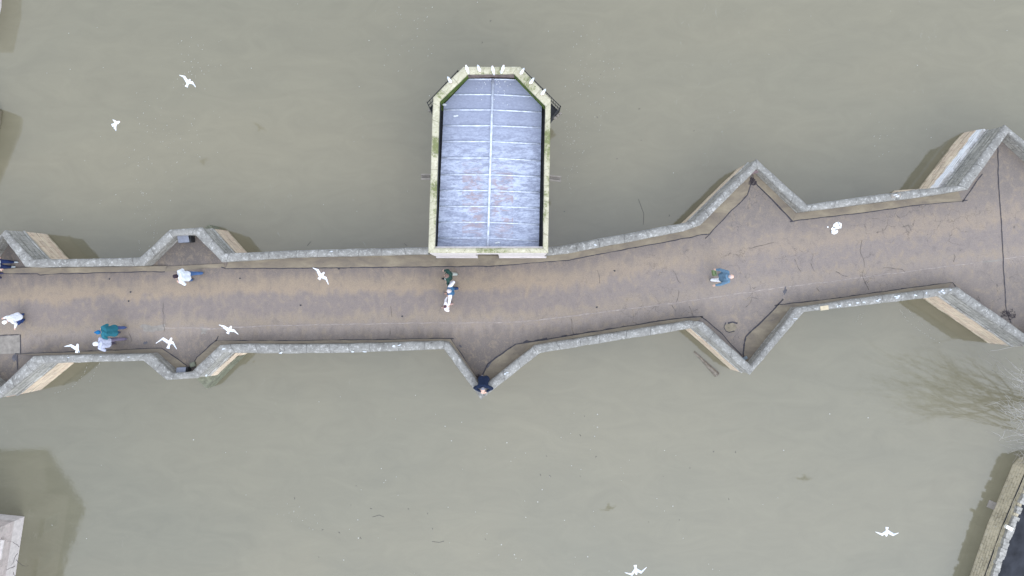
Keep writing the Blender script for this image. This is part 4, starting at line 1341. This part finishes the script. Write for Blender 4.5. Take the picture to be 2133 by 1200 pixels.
def person(feet, face, label, height=1.72, top=(.5, .5, .5), legs=(.05, .06, .12), hair=(.06, .045, .035), hat=None, shoe=(.05, .05, .055), stride=.22, lean=0.06,
           armL=None, armR=None, vest=None, hood=False, coat=False, bare_legs=False, bald=False, skirt=False, long_hair=False, feet_z=0.0, crouch=0.0, short_sleeve=False, shorts=False):
    base = P(*feet) + Vector((0, 0, feet_z))
    root = empty('person', base, label, 'person')
    s = height / 1.75
    R = Matrix.Translation(base) @ Matrix.Rotation(face - math.pi / 2, 4, 'Z') @ Matrix.Scale(s, 4)
    hipz = .92 - crouch
    hip = Vector((0, 0 - crouch * .25, hipz))
    RL = Matrix.Rotation(-lean, 3, 'X')
    def up(x, y, z): return hip + RL @ Vector((x, y, z - .92))
    # legs
    J = {}
    for sg, st in ((-1, stride), (1, -stride)):
        h = Vector((sg * .095, hip.y, hipz - .02)); a = Vector((sg * .10, st, .09))
        if st < 0 and stride > .1: a.z += .05
        k = (h + a) / 2 + Vector((sg * .01, .05 + crouch * .55, 0))
        J[sg] = (h, k, a)
    shL, shR = up(-.185, 0, 1.42), up(.185, 0, 1.42)
    arms = []
    for sg, sh, spec in ((-1, shL, armL), (1, shR, armR)):
        if spec is None:
            sw = -stride * .7 * (1 if sg < 0 else -1)
            e = up(sg * .25, sw * .4 - .03, 1.14); w = up(sg * .24, sw + .06, .90)
        else:
            e, w = [Vector(q) for q in spec]
        arms.append((sg, sh, e, w))
    headc = up(0, .035, 1.635)
    neck0, neck1 = up(0, 0, 1.44), up(0, .02, 1.56)
    fwd = RL @ Vector((0, 1, 0)); upv = RL @ Vector((0, 0, 1))
    # body: one continuous surface
    b = MB()
    for sg in (-1, 1):
        b.capsule(up(sg * .07, 0, .96), .11, up(sg * .085, .0, 1.34), .105)
        h, k, a = J[sg]
        b.capsule(h, .085, k, .055); b.capsule(k, .055, a, .04)
        b.capsule(a + Vector((0, -.03, -.045)), .035, a + Vector((0, .15, -.06)), .027)
    b.capsule(up(-.15, 0, 1.42), .06, up(.15, 0, 1.42), .06)
    b.capsule(neck0, .06, neck1, .052)
    for sg, sh, e, w in arms:
        b.capsule(sh, .05, e, .040); b.capsule(e, .040, w, .028)
        d = (w - e).normalized()
        side = d.cross(Vector((0, 0, 1)));
        if side.length < .1: side = d.cross(Vector((0, 1, 0)))
        side.normalize(); pn = side.cross(d).normalized()
        pal = w + d * .05
        b.capsule(w, .027, pal + d * .03, .026); b.capsule(pal + side * .025, .015, pal + d * .035 + side * .025, .014); b.capsule(pal - side * .025, .015, pal + d * .035 - side * .025, .014)
        for i, fl in enumerate((.062, .078, .082, .074)):     # four fingers of different lengths, slightly curled
            f0 = pal + d * .04 + side * (-.032 + .0213 * i)
            f1 = f0 + d * fl * .55 - pn * .006; f2 = f1 + d * fl * .45 - pn * .022
            b.capsule(f0, .009, f1, .0085, 8); b.capsule(f1, .0085, f2, .0075, 8)
        th = pal - d * .01 + side * .036 * sg
        b.capsule(th, .011, th + (d + side * sg * .9).normalized() * .05 - pn * .012, .009, 8)
    # head with face
    b.capsule(headc - upv * .03, .078, headc + upv * .045, .085)
    b.capsule(headc - upv * .075 + fwd * .03, .052, headc + fwd * .02, .07)
    b.capsule(headc + fwd * .09 + upv * .01, .010, headc + fwd * .108 - upv * .028, .014)           # nose
    b.capsule(headc + fwd * .083 - upv * .062 - Vector((.02, 0, 0)), .009, headc + fwd * .083 - upv * .062 + Vector((.02, 0, 0)), .009)  # lips
    for sg in (-1, 1):
        b.capsule(headc + Vector((sg * .083, 0, 0)) - upv * .03, .014, headc + Vector((sg * .087, 0, 0)) + upv * .02, .017)
    b.remesh('body', .011 * max(s, .8), SKIN, root, 2, R)
    for sg in (-1, 1):
        e_ = MB(); e_.ell(headc + fwd * .083 + upv * .012 + Vector((sg * .032, 0, 0)), (.011, .009, .009))
        e_.v = [R @ v for v in e_.v]
        e_.build('eye', M['iron'], root, True)
    # trousers
    t_ = MB()
    for sg in (-1, 1):
        h, k, a = J[sg]
        t_.capsule(h + Vector((0, 0, .02)), .112, k, .082)
        if not (bare_legs or shorts): t_.capsule(k, .082, a + Vector((0, 0, .015)), .064)
    t_.capsule(up(-.06, 0, .95), .118, up(.06, 0, .95), .118)
    t_.remesh('shorts' if shorts else 'trousers', .015, fabric(legs), root, 2, R, .006)
    # shoes
    for sg in (-1, 1):
        h, k, a = J[sg]
        f = MB(); f.capsule(a + Vector((0, -.04, -.045)), .046, a + Vector((0, .16, -.055)), .037, 12)
        f.remesh('shoe', .012, fabric(shoe), root, 1, R)
    # upper garment
    g = MB()
    hem = .80 if coat else .88
    for sg in (-1, 1):
        g.capsule(up(sg * .075, 0, hem + .06), .145, up(sg * .09, 0, 1.33), .130)
    g.capsule(up(-.165, 0, 1.415), .082, up(.165, 0, 1.415), .082)
    g.capsule(up(0, -.01, 1.42), .09, up(0, 0, 1.50), .075)
    sl = MB() if vest else g
    for sg, sh, e, w in arms:
        sl.capsule(sh, .082, e, .066)
        if not short_sleeve: sl.capsule(e, .066, w - (w - e).normalized() * .02, .048)
    if hood:
        g.capsule(up(-.07, -.09, 1.50), .06, up(.07, -.09, 1.50), .06)
    if coat or skirt:
        for sg in (-1, 1): g.capsule(up(sg * .085, 0, hem + .06), .145, Vector((sg * .10, 0, hem - .14)), .165)
    g.remesh('vest' if vest else 'jacket', .016, fabric(vest or top), root, 2, R, .010)
    if vest: sl.remesh('sleeves', .015, fabric(top), root, 2, R, .008)
    # hair / hat
    hr = MB()
    hc = headc + upv * .03 - fwd * .012
    if hat:
        hr.capsule(hc + upv * .012, .094, hc + upv * .055, .090)
        hr.capsule(hc + fwd * .06 + upv * .03, .045, hc + fwd * .13 + upv * .02, .045, 10, flat=(tuple(upv), .3))
        hr.remesh('hat', .012, fabric(hat), root, 1, R)
    if not bald and not hat:
        hr.capsule(hc - upv * .01 - fwd * .018, .090, hc + upv * .045 - fwd * .004, .088)
        if long_hair: hr.capsule(hc - fwd * .05, .075, hc - fwd * .07 - upv * .16, .055)
        hr.remesh('hair', .011, fabric(hair), root, 2, R, .006)
    elif bald:
        hr.capsule(hc - upv * .04 - fwd * .035, .078, hc + upv * .0 - fwd * .03, .078)
        hr.remesh('hair', .011, fabric(hair), root, 2, R, .004)
    return root


LEFT, RIGHT, DOWN, UP = math.pi, 0.0, -math.pi / 2, math.pi / 2
# walkers going left
person((412, 576), math.radians(190), 'person in white hooded top and blue jeans walking with bent arms past the flat-fronted refuge', 1.74, top=(.58, .61, .66), legs=(.055, .11, .24), hair=(.03, .022, .03),
       shoe=(.09, .09, .10), stride=.25, lean=.16, hood=True, armL=((-.33, .06, 1.18), (-.20, .30, 1.08)), armR=((.26, .05, 1.15), (.10, .30, 1.06)))
person((256, 687), math.radians(182), 'person in teal jacket and blue cap beside a grey-clad companion', 1.70, top=(.022, .125, .165), legs=(.05, .075, .17), hat=(.01, .11, .26), shoe=(.10, .10, .14),
       stride=.16, lean=.05, armL=((-.30, .05, 1.15), (-.33, .22, 1.0)), armR=((.27, .0, 1.16), (.16, .22, 1.1)), coat=True)
person((251, 710), math.radians(178), 'person in pale grey jacket with white hair beside the one in teal', 1.70, top=(.38, .40, .50), legs=(.14, .12, .17), hair=(.72, .72, .74), shoe=(.12, .11, .14),
       stride=.26, lean=.08, armL=((-.31, .0, 1.15), (-.22, .20, 1.05)), hood=True)
# family of three hand in hand
person((940, 576), math.radians(180), 'brown-haired person in dark green jacket, uppermost of the three holding hands', 1.66, top=(.022, .055, .046), legs=(.35, .38, .35), hair=(.15, .10, .085), shoe=(.02, .02, .025),
       stride=.24, lean=.03, armL=((-.32, .04, 1.18), (-.46, .02, .98)))
person((944, 606), math.radians(183), 'person in blue body warmer with white sleeves, middle of the three holding hands', 1.70, top=(.68, .66, .70), vest=(.045, .12, .22), legs=(.025, .05, .12), hair=(.50, .46, .46), shoe=(.36, .22, .17),
       stride=.20, lean=.02, armL=((-.36, .06, 1.20), (-.58, .14, 1.02)), armR=((.36, -.14, 1.24), (.38, .08, 1.12)))
person((934, 637), math.radians(182), 'child in white top with brown hair, lowest of the three holding hands', 1.30, top=(.74, .70, .72), legs=(.42, .28, .25), hair=(.085, .045, .055), shoe=(.45, .30, .26),
       stride=.22, lean=.02, armR=((.34, .02, 1.2), (.52, -.06, 1.15)))
# lone walker going right
person((1490, 578), math.radians(3), 'person in slate blue jacket and white trousers walking right on the cracked roadway', 1.72, top=(.10, .17, .24), legs=(.74, .75, .80), hair=(.45, .38, .38), shoe=(.10, .12, .10), bald=True,
       stride=.20, lean=.20, armL=((-.30, -.10, 1.15), (-.33, -.22, .95)), armR=((.30, -.12, 1.12), (.33, -.28, .95)), hood=True)
bg_ = empty('carrier_bag', P(1484, 568, .45), 'small green bag carried by the walker in white trousers', 'bag')
m = MB(); c = P(1487, 568.5, .5); m.box((c.x, c.y, .52), (.12, .22, .26), .2, 1.15); m.build('pouch', fabric((.15, .20, .10)), bg_)
m = MB(); m.tube([(c.x, c.y - .06, .66), (c.x, c.y, .78), (c.x, c.y + .06, .66)], .008, 5); m.build('handle', M['iron'], bg_)
# leaning person in the corner refuge: elbows and hands rest on the coping
person((1009, 786), DOWN, 'person in navy coat leaning both arms on the corner of the parapet', 1.70, top=(.012, .020, .045), legs=(.03, .03, .07), hair=(.20, .20, .23), bald=True, shoe=(.30, .26, .27),
       stride=.03, lean=.42, armL=((-.36, .36, .90), (-.13, .50, .84)), armR=((.38, .34, .90), (.13, .50, .84)), coat=True, hood=True)
# people at the left edge
person((27, 551), RIGHT, 'person in dark jeans at the left edge beside the upper parapet', 1.75, top=(.7, .68, .68), legs=(.018, .03, .09), shoe=(.30, .33, .34), stride=.06, lean=.02)
person((-3, 574), RIGHT, 'person cut off by the left edge with only a dark blue shoe showing', 1.70, top=(.05, .05, .08), legs=(.05, .06, .14), shoe=(.04, .04, .09), stride=.04, lean=.02)
person((50, 661), math.radians(232), 'person crouching in white top and navy trousers near the left edge', 1.45, top=(.60, .61, .65), legs=(.02, .04, .13), hat=(.76, .75, .70), shoe=(.03, .05, .10), stride=.10, lean=.45, crouch=.46,
       armL=((-.26, .20, .66), (-.26, .44, .55)), armR=((.28, .12, .7), (.42, .34, .66)))
